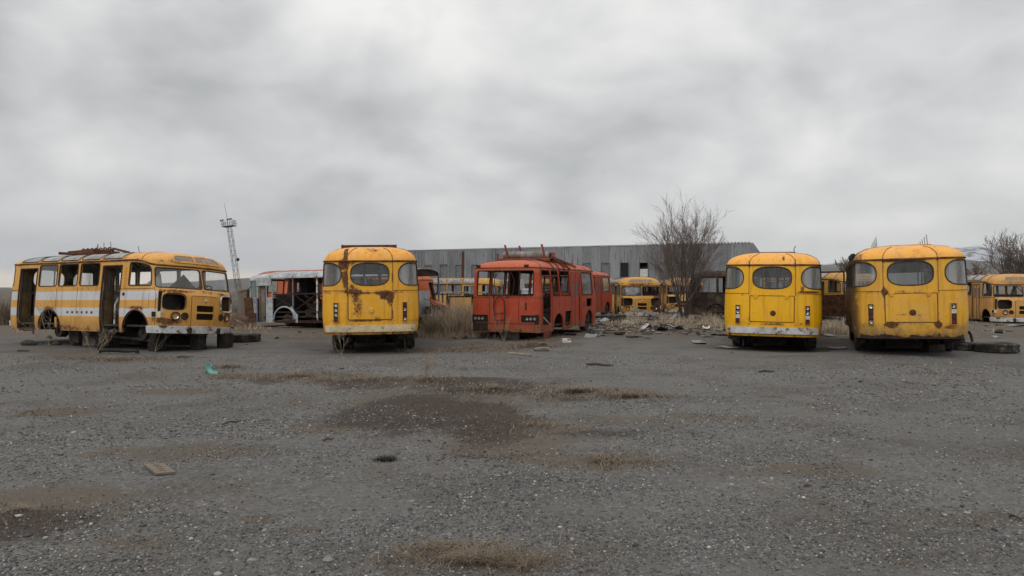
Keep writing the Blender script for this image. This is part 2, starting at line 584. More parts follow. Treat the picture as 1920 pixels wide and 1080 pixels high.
M['emboss'] = M['sheet']

# ------------------------------------------------------------------ bus shells


def smooth(t):
    t = np.clip(t, 0, 1)
    return t * t * (3 - 2 * t)


class Shell:
    """wall surface (u along the perimeter, z up) and roof surface (u, b) of a coach; x forward from the rear, y left"""

    def __init__(s, L=7.03, hw=1.25, rr=0.41, rf=0.35, cr=0.10, cf=0.34, z0=0.42, zg=2.32, ztop=2.70,
                 insets=((0.3, 0.075), (0.6, 0.022), (0.95, 0.0), (1.45, 0.012), (1.62, 0.02), (2.32, 0.055), (3, 0.07)),
                 rake=((0, 0), (1.45, 0.0), (1.56, 0.10), (2.4, 0.24)), drop=0.14, p=3.6, q=2.0, spine=(0.95, 1.35), xs=3.34, x0=-0.3):
        s.__dict__.update(locals())
        del s.__dict__['s']
        P = []

        def line(a, b):
            n = max(2, int(math.dist(a, b) / 0.02))
            for i in range(n):
                t = i / n
                P.append((a[0] + (b[0] - a[0]) * t, a[1] + (b[1] - a[1]) * t))

        def arc(cx, cy, r, a0, a1):
            n = max(8, int(abs(R(a1 - a0)) * r / 0.015))
            for i in range(n):
                a = R(a0 + (a1 - a0) * i / n)
                P.append((cx + r * math.cos(a), cy + r * math.sin(a)))
        line((xs, hw), (x0 + rr, hw))
        arc(x0 + rr, hw - rr, rr, 90, 180)
        line((x0, hw - rr), (x0, -(hw - rr)))
        arc(x0 + rr, -(hw - rr), rr, 180, 270)
        line((x0 + rr, -hw), (L - rf, -hw))
        arc(L - rf, -(hw - rf), rf, 270, 360)
        line((L, -(hw - rf)), (L, hw - rf))
        arc(L - rf, hw - rf, rf, 0, 90)
        line((L - rf, hw), (xs, hw))
        P.append((xs, hw))
        P = np.array(P)
        x, y = P[:, 0].copy(), P[:, 1]
        x += cr * (y / hw) ** 2 * smooth(1 - (P[:, 0] - x0) / 1.3)
        x -= cf * (y / hw) ** 2 * smooth(1 - (L - P[:, 0]) / 1.3)
        s.x, s.y = x, y
        du = np.hypot(np.diff(x), np.diff(y))
        s.u = np.concatenate([[0], np.cumsum(du)])
        s.U = s.u[-1]
        tx, ty = np.gradient(x, s.u), np.gradient(y, s.u)
        ln = np.hypot(tx, ty)
        s.nx, s.ny = ty / ln, -tx / ln
        i = np.arange(len(x))
        rear = np.where(x < L / 2)[0]
        s.ir = rear[np.argmin(np.abs(y[rear]))]
        fr = np.where(x > L / 2)[0]
        s.jf = fr[np.argmin(np.abs(y[fr]))]

    def uR(s, x):
        a = slice(s.ir, s.jf)
        o = np.argsort(s.x[a])
        return float(np.interp(x, s.x[a][o], s.u[a][o]))

    def uL(s, x):
        a = slice(0, s.ir) if x <= s.xs else slice(s.jf, None)
        o = np.argsort(s.x[a])
        return float(np.interp(x, s.x[a][o], s.u[a][o]))

    def uB(s, y):
        m = (s.x < 0.9)
        o = np.argsort(s.y[m])
        return float(np.interp(y, s.y[m][o], s.u[m][o]))

    def uF(s, y):
        m = (s.x > s.L - 0.9)
        o = np.argsort(s.y[m])
        return float(np.interp(y, s.y[m][o], s.u[m][o]))

    def wall(s, u, z):
        u, z = np.asarray(u, float), np.asarray(z, float)
        x, y = np.interp(u, s.u, s.x), np.interp(u, s.u, s.y)
        nx, ny = np.interp(u, s.u, s.nx), np.interp(u, s.u, s.ny)
        d = np.interp(z, [a for a, _ in s.insets], [b for _, b in s.insets])
        fw = smooth((x - (s.L - 1.1)) / 1.0)
        X = x - nx * d - np.interp(z, [a for a, _ in s.rake], [b for _, b in s.rake]) * fw
        Y = y - ny * d
        Z = z - s.drop * smooth((x - (s.L - 1.4)) / 1.2) * smooth((z - 1.65) / (s.zg - 1.65))
        return np.stack([X, Y, Z], -1)

    def roof(s, u, b):
        u, b = np.asarray(u, float), np.asarray(b, float)
        P = s.wall(u, np.full_like(u, s.zg))
        t = np.clip(b / 1.25, 0, 1)
        r = 1 - t ** 1.7
        cx = np.clip(P[..., 0], s.spine[0], s.L - s.spine[1])
        X = cx + (P[..., 0] - cx) * r
        Y = P[..., 1] * r
        zt = s.ztop - 0.05 * smooth((s.spine[0] + 0.4 - X) / 1.6) - 0.03 * smooth((X - (s.L - s.spine[1] - 0.6)) / 1.6)
        Z = P[..., 2] + (zt - P[..., 2]) * np.maximum(1 - r ** s.p, 0) ** (1 / s.q)
        return np.stack([X, Y, Z], -1)


def surf_off(F, A, off):
    A = np.asarray(A, float)
    a, b = A[:, 0], A[:, 1]
    P = F(a, b)
    if off == 0:
        return P
    e = 0.004
    du = F(a + e, b) - F(a - e, b)
    dv = F(a, b + e) - F(a, b - e)
    n = np.cross(du, dv)
    n /= np.maximum(np.linalg.norm(n, axis=1, keepdims=True), 1e-9)
    return P + n * off


def densify(loop, step, closed=True):
    out = []
    m = len(loop)
    for i in range(m if closed else m - 1):
        a, b = loop[i], loop[(i + 1) % m]
        k = max(1, int(math.ceil(math.dist(a, b) / step)))
        for j in range(k):
            t = j / k
            out.append((a[0] + (b[0] - a[0]) * t, a[1] + (b[1] - a[1]) * t))
    if not closed:
        out.append(loop[-1])
    return out


def inside(poly, pts):
    P = np.asarray(poly)
    x, y = pts[:, 0], pts[:, 1]
    r = np.zeros(len(pts), bool)
    x0, y0 = P[:, 0], P[:, 1]
    x1, y1 = np.roll(x0, -1), np.roll(y0, -1)
    for i in range(len(P)):
        c = ((y0[i] > y) != (y1[i] > y))
        if y0[i] != y1[i]:
            r ^= c & (x < (x1[i] - x0[i]) * (y - y0[i]) / (y1[i] - y0[i]) + x0[i])
    return r


def cdt(outer, holes, step):
    """triangles of the area inside outer and outside holes: returns 2D points and faces"""
    loops = [densify(outer, step)] + [densify(h, step) for h in holes]
    V, E = [], []
    for lp in loops:
        b = len(V)
        V += lp
        E += [(b + i, b + (i + 1) % len(lp)) for i in range(len(lp))]
    A = np.array(loops[0])
    x0, y0 = A.min(0)
    x1, y1 = A.max(0)
    nx, ny = max(1, int((x1 - x0) / step)), max(1, int((y1 - y0) / step))
    gx = x0 + (np.arange(nx) + 0.5) * (x1 - x0) / nx
    gy = y0 + (np.arange(ny) + 0.5) * (y1 - y0) / ny
    G = np.stack(np.meshgrid(gx, gy), -1).reshape(-1, 2)
    k = inside(loops[0], G)
    for h in loops[1:]:
        k &= ~inside(h, G)
    G = G[k]
    if len(G):
        B = np.array(V)
        d = np.full(len(G), 9.0)
        for i in range(0, len(B), 64):
            d = np.minimum(d, np.sqrt(((G[:, None] - B[None, i:i + 64]) ** 2).sum(-1)).min(1))
        G = G[d > step * 0.35]
    allv = [Vector(v) for v in V] + [Vector(g) for g in G]
    r = delaunay_2d_cdt(allv, E, [], 0, 1e-6)
    P = np.array([tuple(v) for v in r[0]])
    F = np.array([f for f in r[2] if len(f) == 3])
    cen = P[F].mean(1)
    k = inside(loops[0], cen)
    for h in loops[1:]:
        k &= ~inside(h, cen)
    F = F[k]
    a, b, c = P[F[:, 0]], P[F[:, 1]], P[F[:, 2]]
    ar = (b[:, 0] - a[:, 0]) * (c[:, 1] - a[:, 1]) - (b[:, 1] - a[:, 1]) * (c[:, 0] - a[:, 0])
    F[ar < 0] = F[ar < 0][:, ::-1]
    return P, F[np.abs(ar) > 1e-9]


def rrect(a0, a1, b0, b1, r=0.07, n=5):
    rs = r if isinstance(r, (list, tuple)) else [r] * 4      # lower left, lower right, upper right, upper left
    out = []
    for (cx, cy, sx, sy, st, rad) in ((a0, b0, 1, 1, 180, rs[0]), (a1, b0, -1, 1, 270, rs[1]), (a1, b1, -1, -1, 0, rs[2]), (a0, b1, 1, -1, 90, rs[3])):
        for i in range(n + 1):
            t = R(st + 90 * i / n)
            out.append((cx + sx * rad + rad * math.cos(t), cy + sy * rad + rad * math.sin(t)))
    return out


def superell(ac, bc, ra, rb, e=2.7, n=28):
    out = []
    for i in range(n):
        t = 2 * math.pi * i / n
        c, s_ = math.cos(t), math.sin(t)
        out.append((ac + ra * math.copysign(abs(c) ** (2 / e), c), bc + rb * math.copysign(abs(s_) ** (2 / e), s_)))
    return out


def dshape(a_in, a_out, b0, b1, n=9, rx=0.34, ro=0.05):
    """rear corner light: round towards a_in, nearly square at a_out"""
    sgn = 1 if a_out > a_in else -1
    bm, rb = (b0 + b1) / 2, (b1 - b0) / 2
    pts = []
    for i in range(2 * n + 1):
        t = R(90 + 180 * i / (2 * n))
        c, s_ = math.cos(t), math.sin(t)
        e = 2.35
        pts.append((a_in + sgn * (rx + rx * math.copysign(abs(c) ** (2 / e), c)), bm + rb * math.copysign(abs(s_) ** (2 / e), s_)))
    pts += [(a_out - sgn * ro, b0), (a_out, b0 + ro), (a_out, b1 - ro), (a_out - sgn * ro, b1)]
    return pts if sgn > 0 else pts[::-1]


def arch(ac, z0, r, zc, n=12):
    """wheel arch notch from left to right along the bottom edge"""
    return [(ac - r, z0)] + [(ac - r * math.cos(math.pi * i / n), zc + r * math.sin(math.pi * i / n)) for i in range(n + 1)] + [(ac + r, z0)]


def doorway(a0, a1, z0, z1):
    return [(a0, z0), (a0, z1), (a1, z1), (a1, z0)]


def patch(name, F, outer, holes, step, mats, parent, off=0.0, thick=0.0, mat_in=None, sm=40, weld=False):
    P, T = cdt(outer, holes, step)
    V = surf_off(F, P, off)
    ml = [mats] if mat_in is None else [mats, mat_in]
    o = mesh_obj(name, V, T, ml, parent, smooth=sm, weld=weld)
    if thick:
        md = o.modifiers.new('thickness', 'SOLIDIFY')
        md.thickness = thick
        md.offset = -1.0
        md.use_rim = True
        es = o.modifiers.new('crisp_edges', 'EDGE_SPLIT')
        es.split_angle = R(45)
        if mat_in is not None:
            md.material_offset = 1
    return o


def loop_tube(name, F, loop, r, mat, parent, off=0.0, step=0.08, closed=True, n=5):
    lp = densify(loop, step, closed)
    V = surf_off(F, lp, off)
    return MB().tube(V, r, n, closed).build(name, mat, parent, smooth=60)


# ---- running gear pieces with shared meshes
_cache = {}


def tyre_parts(rad=0.46, wid=0.24):
    k = (rad, wid)
    if k not in _cache:
        h = wid / 2
        ri = rad * 0.56
        prof = [(ri, -h * 0.72), (rad * 0.80, -h), (rad * 0.93, -h * 0.92), (rad, -h * 0.62), (rad * 0.985, -h * 0.3), (rad, -h * 0.02), (rad, h * 0.02), (rad * 0.985, h * 0.3), (rad, h * 0.62), (rad * 0.93, h * 0.92), (rad * 0.80, h), (ri, h * 0.72), (ri * 0.97, 0), (ri, -h * 0.72)]
        a = MB().lathe(prof, (0, 0, 0), 'y', 28)
        # tread lugs
        for i in range(28):
            t = 2 * math.pi * i / 28
            for sy in (-1, 1):
                Mx = Matrix.Rotation(-t, 3, 'Y')
                a.box((rad * math.cos(t), sy * h * 0.52, rad * math.sin(t)), (0.02, h * 0.42, 0.055), Mx)
        m1 = a.build('tyre', M['tyre'])
        b = MB().lathe([(0.0, -h * 0.5), (ri * 0.35, -h * 0.55), (ri * 0.4, -h * 0.2), (ri * 0.8, -h * 0.15), (ri * 0.9, -h * 0.7), (ri * 1.0, -h * 0.7), (ri * 0.98, h * 0.7), (ri * 0.8, h * 0.3), (ri * 0.4, h * 0.2), (0, h * 0.25)], (0, 0, 0), 'y', 20)
        m2 = b.build('rim', M['rim'])
        _cache[k] = (m1.data, m2.data)
        for o in (m1, m2):
            bpy.data.objects.remove(o)
    return _cache[k]


def wheel(parent, x, y, z, rad=0.46, wid=0.24, steer=0.0):
    a, b = tyre_parts(rad, wid)
    w = bpy.data.objects.new('wheel', b)
    C.objects.link(w)
    w.parent = parent
    w.location = (x, y, z)
    w.rotation_euler = (0, random.uniform(0, 6), steer + (math.pi if y > 0 else 0))
    t = bpy.data.objects.new('tyre', a)
    C.objects.link(t)
    t.parent = w
    return w


PAZ = Shell()
PAZ_LOW = Shell(ztop=2.60)
PAZ_HIGH = Shell(ztop=2.745)
PAZ_RIGHT = [(1.43, 2.31), (2.40, 3.28), (3.40, 4.26)]
PAZ_LEFT = [(0.45, 1.31), (1.43, 2.31), (2.40, 3.28), (3.40, 4.26), (4.36, 5.24)]
DOORS = [(0.45, 1.32), (4.41, 5.22)]


def paz(label, loc, head, mat, dz=0.0, group='old rounded yellow buses', noglass=(), glass_mat='glass', step=0.11, doors='open', wheels=(True, True), detail=2,
        skylights=True, skymat='skylight', rack=False, bumper='white', seats=True, lid=True, mat_in='inner', tilt=(0, 0), grille=('open', 'framed'), name='bus', rear_bumper=True, shell=None, rear_ref=True, wheel_drop=0.0):
    """round-shouldered small coach of the yard; detail 2 = front row, 1 = middle, 0 = far"""
    s = shell or PAZ
    if rear_ref:
        loc = (loc[0] + 0.3 * math.cos(R(head)), loc[1] + 0.3 * math.sin(R(head)))
    root = empty(name, (loc[0], loc[1], dz), 0, label, 'bus', group, rot=(R(tilt[0]), R(tilt[1]), R(head)))
    zb, zt = 1.66, 2.235
    holes, wins = [], []

    def win(key, loop, big=0.02):
        holes.append(loop)
        wins.append((key, loop, big))
    win('rear', superell(s.uB(0), 1.975, 0.49, 0.29, 2.9))
    win('rear_l', dshape(s.uB(0.73), s.uL(0.13), 1.685, 2.265))
    win('rear_r', dshape(s.uB(-0.73), s.uR(0.13), 1.685, 2.265))
    for i, (a, b) in enumerate(PAZ_RIGHT):
        win('r%d' % i, rrect(s.uR(a), s.uR(b), zb, zt + 0.03, 0.07))
    win('cab_r', rrect(s.uR(5.55), s.uR(6.52), zb - 0.02, zt + 0.02, [0.06, 0.06, 0.12, 0.06]))
    win('shield_r', rrect(s.uR(6.62), s.uF(-0.035), 1.60, 2.245, [0.10, 0.06, 0.07, 0.08]))
    win('shield_l', rrect(s.uF(0.035), s.uL(6.62), 1.60, 2.245, [0.06, 0.10, 0.08, 0.07]))
    for i, (a, b) in enumerate(PAZ_LEFT):
        u0, u1 = sorted((s.uL(a), s.uL(b)))
        win('l%d' % i, rrect(u0, u1, zb, zt + 0.03, 0.07))
    u0, u1 = sorted((s.uL(5.45), s.uL(6.52)))
    win('cab_l', rrect(u0, u1, zb - 0.02, zt + 0.02, [0.06, 0.06, 0.06, 0.12]))
    # front air openings
    fh = []
    fh.append(superell(s.uF(-0.83), 1.245, 0.29, 0.21, 4.2))
    fh.append(superell(s.uF(0.80), 1.235, 0.28, 0.215, 5.0))
    hatch = rrect(s.uF(-0.41), s.uF(0.41), 0.58, 1.42, 0.03)
    slots = [rrect(s.uF(-0.265), s.uF(0.265), 1.0, 1.165, 0.03), rrect(s.uF(-0.265), s.uF(0.265), 0.79, 0.955, 0.03)]
    lidl = rrect(s.uB(0.56), s.uB(-0.56), 0.80, 1.50, 0.03)
    outer = [(0, s.z0)]
    nts = [arch(s.uL(2.06), s.z0, 0.53, 0.46), doorway(s.uR(DOORS[0][0]), s.uR(DOORS[0][1]), s.z0, 2.18), arch(s.uR(2.06), s.z0, 0.53, 0.46),
           doorway(s.uR(DOORS[1][0]), s.uR(DOORS[1][1]), s.z0, 2.18), arch(s.uR(5.91), s.z0, 0.54, 0.47), arch(s.uL(5.91), s.z0, 0.54, 0.47)]
    if doors == 'none_rear':
        del nts[1]
    for nt in sorted(nts, key=lambda a: a[0][0]):
        outer += nt
    outer += [(s.U, s.z0), (s.U, s.zg), (0, s.zg)]
    body = patch('body', s.wall, outer, holes + fh + [hatch, lidl], step, mat, root, thick=0.045, mat_in=M[mat_in])
    # windows
    for key, lp, _ in wins:
        f = loop_tube('window', s.wall, lp, 0.015 if detail > 1 else 0.022, M['gasket'], root, 0.002, 0.09)
        if key not in noglass and 'all' not in noglass:
            patch('pane', s.wall, lp, [], 0.16, M['corner_glass' if key in ('rear_l', 'rear_r') else glass_mat], f, -0.012)
    # roof with skylights
    rh = []
    if skylights:
        for i in range(5):
            a, b = 0.47 + 0.97 * i, 1.31 + 0.97 * i
            for fn in (s.uR, s.uL):
                if fn == s.uL and a < s.xs < b:
                    continue
                u0, u1 = sorted((fn(a), fn(b)))
                rh.append(rrect(u0, u1, 0.08, 0.62, [0.05, 0.05, 0.08, 0.08]))
    roof = patch('roof', s.roof, [(0, 0), (s.U, 0), (s.U, 1.25), (0, 1.25)], rh, max(step, 0.13), mat, root, thick=0.03, mat_in=M[mat_in], weld=True)
    for lp in rh:
        f = loop_tube('skylight', s.roof, lp, 0.015, M['rust_dark'], root, 0.0, 0.08)
        patch('pane', s.roof, lp, [], 0.1, M[skymat], f, 0.002)
    loop_tube('gutter', s.wall, [(0, s.zg - 0.004), (s.U, s.zg - 0.004)], 0.022, M['seam'], root, 0.012, 0.1, closed=False)
    # seams
    sb = MB()
    rs = 0.008 if detail > 1 else 0.012
    for y in (0.585, -0.585):
        u = s.uB(y)
        sb.tube(surf_off(s.wall, densify([(u, 1.50), (u, 2.30)], 0.1, False), 0.001), rs, 4)
        sb.tube(surf_off(s.roof, densify([(u, 0.02), (u, 0.75)], 0.08, False), 0.001), rs * 1.2, 4)
    for a, b in ((s.uL(1.38), s.uB(0.585)), (s.uB(-0.585), s.uR(0.42))):
        sb.tube(surf_off(s.wall, densify([(a, 1.555), (b, 1.555)], 0.1, False), 0.001), rs, 4)
    sb.tube(surf_off(s.wall, densify([(s.uR(5.26), 1.56), (s.uL(5.3), 1.56)], 0.1, False), 0.001), rs, 4)
    for x in (2.36, 3.34, 6.60):
        for fn in (s.uR, s.uL):
            sb.tube(surf_off(s.wall, densify([(fn(x), 0.95 if x != 6.60 else 0.62), (fn(x), 1.6)], 0.1, False), 0.0), rs * 0.8, 4)
    for x in (0.42, 1.39, 2.36, 3.30, 4.31, 5.28, 6.0):
        for fn in (s.uR, s.uL):
            sb.tube(surf_off(s.roof, densify([(fn(x), 0.03), (fn(x), 1.2)], 0.09, False), 0.0), rs * 1.1, 4)
    tag(sb.build('seam', M['seam'], root, smooth=60), kind='stuff')
    # rear lid
    lp = rrect(s.uB(0.545), s.uB(-0.545), 0.815, 1.487, 0.025)
    if detail > 1:
        loop_tube('lid_gap', s.wall, lidl, 0.007, M['seam'], root, 0.0, 0.12)
    if lid:
        lo = patch('boot_lid', s.wall, lp, [], 0.15, mat, root, 0.004, 0.02, M['inner_dark'])
        for y in (0.41, -0.37):
            hb = MB()
            P = surf_off(s.wall, [(s.uB(y), 1.50), (s.uB(y), 1.455)], 0.02)
            hb.box(P[0], (0.03, 0.13, 0.035)).box(P[1], (0.03, 0.07, 0.05))
            hb.build('hinge', mat if detail > 1 else M['seam'], lo)
        P = surf_off(s.wall, [(s.uB(-0.03), 1.04)], 0.0)[0]
        MB().lathe([(0.075, 0), (0.07, -0.02), (0.045, -0.035), (0.04, -0.03), (0.0, -0.03)], P, 'x', 14).build('lock_boss', mat if bumper == 'cream' else M['rust'], lo, 40)
    # tail lamps
    for y in (0.86, -0.88):
        c = surf_off(s.wall, [(s.uB(y), 1.0)], 0.0)[0]
        nrm = surf_off(s.wall, [(s.uB(y), 1.0)], 1.0)[0] - c
        ang = math.atan2(-nrm[1], -nrm[0])
        t = MB()
        Mz = Matrix.Rotation(ang, 3, 'Z')
        V0 = Vector(c)
        off = lambda dx, dy, dz: V0 + Mz @ Vector((dx, dy, dz))
        t.box(off(-0.012, 0, 0), (0.03, 0.125, 0.50), Mz)
        tl = t.build('tail_lamp', M['black'], root)
        rim = MB()
        for sy in (-1, 1):
            rim.box(off(-0.022, sy * 0.062, 0), (0.028, 0.010, 0.51), Mz)
        for sz in (-1, 1):
            rim.box(off(-0.022, 0, sz * 0.250), (0.028, 0.134, 0.010), Mz)
        rim.build('lamp_rim', mat, tl)
        rnd = random.Random(label + str(y))
        for k in range(4):
            zz = 0.185 - k * 0.122
            kind = rnd.choice(['chrome', 'chrome', 'chrome', 'white_lens', 'red_lens', 'red_lens'])
            L_ = MB()
            if kind == 'chrome':
                L_.lathe([(0.045, -0.03), (0.042, -0.034), (0.02, -0.030), (0.0, -0.030)], V0 + Vector((0, 0, zz)) + Mz @ Vector((0, 0, 0)), 'x', 12)
            else:
                L_.box(off(-0.028, 0, zz), (0.014, 0.105, 0.10), Mz)
            L_.build('lamp_lens', M[kind], tl)
    # bumpers
    if rear_bumper:
        bm_ = M['bumper_white'] if bumper == 'white' else M[bumper]
        patch('bumper', s.wall, rrect(s.uB(1.13), s.uB(-1.13), 0.50, 0.665, 0.02), [], 0.14, bm_, root, 0.055, 0.05)
    patch('bumper', s.wall, rrect(s.uR(6.42), s.uL(6.42), 0.44, 0.615, 0.03), [rrect(s.uF(-0.52), s.uF(-0.38), 0.49, 0.57, 0.02), rrect(s.uF(0.38), s.uF(0.52), 0.49, 0.57, 0.02)], 0.14,
          M['bumper_white'], root, 0.07, 0.05)
    # front: hatch, grilles, headlamps
    hp = rrect(s.uF(-0.395), s.uF(0.395), 0.595, 1.405, 0.025)
    ho = patch('radiator_hatch', s.wall, hp, slots, 0.13, mat, root, 0.012, 0.02, M['black'])
    vent = MB()
    for sl in slots:
        a0, a1 = sl[0][0], sl[6][0]
        zz0, zz1 = min(q[1] for q in sl), max(q[1] for q in sl)
        for k in range(5):
            z_ = zz0 + (k + 0.5) * (zz1 - zz0) / 5
            Pp = surf_off(s.wall, [(s.uF(-0.26), z_), (s.uF(0.26), z_)], -0.02)
            vent.bar(Pp[0], Pp[1], 0.02, 0.006)
    vent.build('vent_louvre', M['rust'], ho)
    Pb = s.wall(np.array([s.uF(0)]), np.array([1.0]))[0]
    MB().box((Pb[0] - 0.40, 0, 1.0), (0.10, 1.0, 0.85)).build('radiator_core', M['black'], root)
    MB().box((6.69, -0.83, 1.23), (0.03, 0.66, 0.52)).build('grille_shade_sheet', M['black'], root)  # added dark sheets stand in for the shade inside the front openings
    MB().box((6.69, 0.80, 1.23), (0.03, 0.62, 0.52)).build('grille_shade_sheet', M['inner_dark'], root)
    P = surf_off(s.wall, [(s.uF(0), 1.29)], 0.018)[0]
    MB().lathe([(0.045, 0.0), (0.04, 0.012), (0, 0.014)], P, 'x', 10).build('badge', M['white'], ho)
    for k, lp in enumerate(fh):
        st = grille[k]
        if st == 'framed':
            loop_tube('grille_frame', s.wall, lp, 0.022, M['white'], root, 0.012)
            g = MB()
            c0 = s.uF(0.80)
            for j in range(7):
                z_ = 1.05 + j * 0.062
                Pp = surf_off(s.wall, densify([(c0 - 0.28, z_), (c0 + 0.28, z_)], 0.14, False), -0.03)
                g.tube(Pp, 0.012, 4)
            g.build('grille', M['rust'], root)
        else:
            loop_tube('grille_rim', s.wall, lp, 0.012, M['rust_dark'], root, 0.002)
    for sgn in (-1, 1):
        for yy, big in ((0.80, True), (0.57, False)):
            c, n1 = surf_off(s.wall, [(s.uF(sgn * yy), 0.875)], 0.0)[0], surf_off(s.wall, [(s.uF(sgn * yy), 0.875)], 1.0)[0]
            d = Vector(n1 - c)
            q = Vector((1, 0, 0)).rotation_difference(d).to_matrix()
            hl = MB()
            prof = [(0.115, -0.01), (0.115, 0.045), (0.095, 0.05), (0.085, 0.02), (0.05, -0.03), (0.0, -0.05)] if big else [(0.10, -0.01), (0.10, 0.012), (0.0, 0.014)]
            hl.lathe(prof, (0, 0, 0), 'x', 16)
            hl.V = [tuple(Vector(c) + q @ Vector(v)) for v in hl.V]
            h = hl.build('headlamp', M['rust'] if big else M['rust_dark'], root, 40)
            if big:
                b = MB().lathe([(0.082, 0.012), (0.05, -0.02), (0.0, -0.03)], (0, 0, 0), 'x', 14)
                b.V = [tuple(Vector(c) + q @ (Vector(v) + Vector((0.012, 0, 0)))) for v in b.V]
                b.build('reflector', M['chrome'], h, 40)
        # corner marker lamp
        u = s.uF(sgn * 1.17)
        du = 0.13
        cm = patch('marker_lamp', s.wall, rrect(u - du, u + du, 0.82, 0.99, 0.02), [], 0.09, M['cream'], root, 0.035, 0.03)
        patch('marker_lens', s.wall, rrect(u + 0.03 * sgn - 0.05, u + 0.03 * sgn + 0.05, 0.84, 0.97, 0.015), [], 0.09, M['black'], cm, 0.042, 0.005)
    # destination visor over the windscreen with three small lights
    ua, ub = s.uF(-0.78), s.uF(0.78)
    vl = [rrect(ua + 0.04, ua + 0.62, 0.17, 0.43, 0.04), rrect(ua + 0.66, ub - 0.66, 0.17, 0.43, 0.03), rrect(ub - 0.62, ub - 0.04, 0.17, 0.43, 0.04)]
    vi = patch('destination_visor', s.roof, rrect(ua, ub, 0.10, 0.62, 0.10), vl, 0.1, mat, root, 0.022, 0.03, M['rust_dark'])
    for lp in vl:
        patch('visor_pane', s.roof, lp, [], 0.15, M['glass_dusty'], vi, 0.012)
    # floor, arches, chassis
    fb = MB()
    fb.box((3.55, 0, 0.60), (6.6, 2.26, 0.05))
    fb.box((0.9, -0.98, 0.45), (0.8, 0.3, 0.05)).box((4.82, -0.98, 0.45), (0.8, 0.3, 0.05))
    fb.build('floor', M['floor'], root)
    ab = MB()
    for x in (2.06, 5.91):
        for sy in (-1, 1):
            ab = MB()
            pr = [(x - 0.545 * math.cos(math.pi * i / 8), 0.47 + 0.545 * math.sin(math.pi * i / 8)) for i in range(9)]
            yi, yo = sy * 0.72, sy * 1.195
            b = len(ab.V)
            for (xx, zz) in pr:
                ab.V += [(xx, yi, zz), (xx, yo, zz)]
            for i in range(8):
                ab.F.append((b + 2 * i, b + 2 * i + 1, b + 2 * i + 3, b + 2 * i + 2))
            ab.F.append(tuple(b + 2 * i for i in range(9)))
            ab.build('wheel_arch', M['black'], root, smooth=40)
    ch = MB()
    for sy in (-0.45, 0.45):
        ch.box((3.6, sy, 0.50), (6.9, 0.09, 0.15))
    for x in (0.5, 1.4, 2.9, 4.2, 5.1, 6.6):
        ch.box((x, 0, 0.50), (0.09, 0.9, 0.12))
    ch.build('chassis', M['chassis'], root)
    for k, (x, on) in enumerate(((2.06, wheels[0]), (5.91, wheels[1]))):
        ax = MB().tube([(x, -1.0, 0.42), (x, -0.3, 0.42), (x, -0.22, 0.42), (x, 0.22, 0.42), (x, 0.3, 0.42), (x, 1.0, 0.42)], [0.06, 0.07, 0.17, 0.17, 0.07, 0.06] if k == 0 else [0.05] * 6, 10)
        for sy in (-0.5, 0.5):
            ax.tube([(x - 0.6, sy, 0.46), (x - 0.25, sy, 0.36), (x, sy, 0.33), (x + 0.25, sy, 0.36), (x + 0.6, sy, 0.46)], 0.05, 6)
        ax.build('axle', M['chassis'], root, 40)
        if on:
            zz = 0.44 - dz - wheel_drop
            for sy in (-1, 1):
                wheel(root, x, sy * 1.02, min(zz, 0.50), 0.46, 0.27)
                if k == 0:
                    wheel(root, x, sy * 0.71, min(zz, 0.50), 0.46, 0.27)
    # inside
    if seats:
        for row in range(4):
            x = 1.55 + row * 0.85
            for sy in (-1, 1):
                st = MB()
                st.box((x, sy * 0.68, 1.02), (0.42, 0.82, 0.10))
                st.box((x - 0.22, sy * 0.68, 1.22), (0.08, 0.82, 0.50), Matrix.Rotation(-0.12, 3, 'Y'))
                st.bar((x + 0.1, sy * 0.4, 0.62), (x + 0.1, sy * 0.4, 1.0), 0.03).bar((x + 0.1, sy * 0.95, 0.62), (x + 0.1, sy * 0.95, 1.0), 0.03)
                st.build('seat', M['seat'], root)
    if detail > 0:
        sw = MB()
        ring = [(6.22 + 0.10 * math.cos(2 * math.pi * i / 18), 0.62 + 0.22 * math.sin(2 * math.pi * i / 18), 1.66 - 0.19 * math.cos(2 * math.pi * i / 18)) for i in range(18)]
        ring = [(6.15 + 0.19 * math.cos(2 * math.pi * i / 18), 0.62 + 0.23 * math.sin(2 * math.pi * i / 18), 1.66 + 0.08 * math.cos(2 * math.pi * i / 18)) for i in range(18)]
        sw.tube(ring, 0.016, 5, True)
        sw.bar(ring[4], ring[13], 0.02).bar(ring[0], (6.15, 0.62, 1.66), 0.02).tube([(6.15, 0.62, 1.66), (6.6, 0.62, 0.8)], 0.025, 6)
        sw.build('steering_wheel', M['rubber'], root)
        db = MB()
        db.box((6.45, 0.05, 1.28), (0.35, 2.1, 0.42), taper=0.9).box((6.0, -0.15, 0.95), (1.1, 0.75, 0.65), taper=0.8)
        db.build('dashboard', M['inner_dark'], root)
        rl = MB()
        for x, y in ((1.36, -0.75), (4.36, -0.75), (5.28, -0.75), (4.3, 0.4)):
            rl.tube([(x, y, 0.62), (x, y, 2.5)], 0.02, 6)
        rl.build('grab_pole', M['steel'], root)
        pt = MB().box((5.30, 0.62, 1.05), (0.04, 1.1, 0.85))
        pt.build('partition', M['inner_dark'], root)
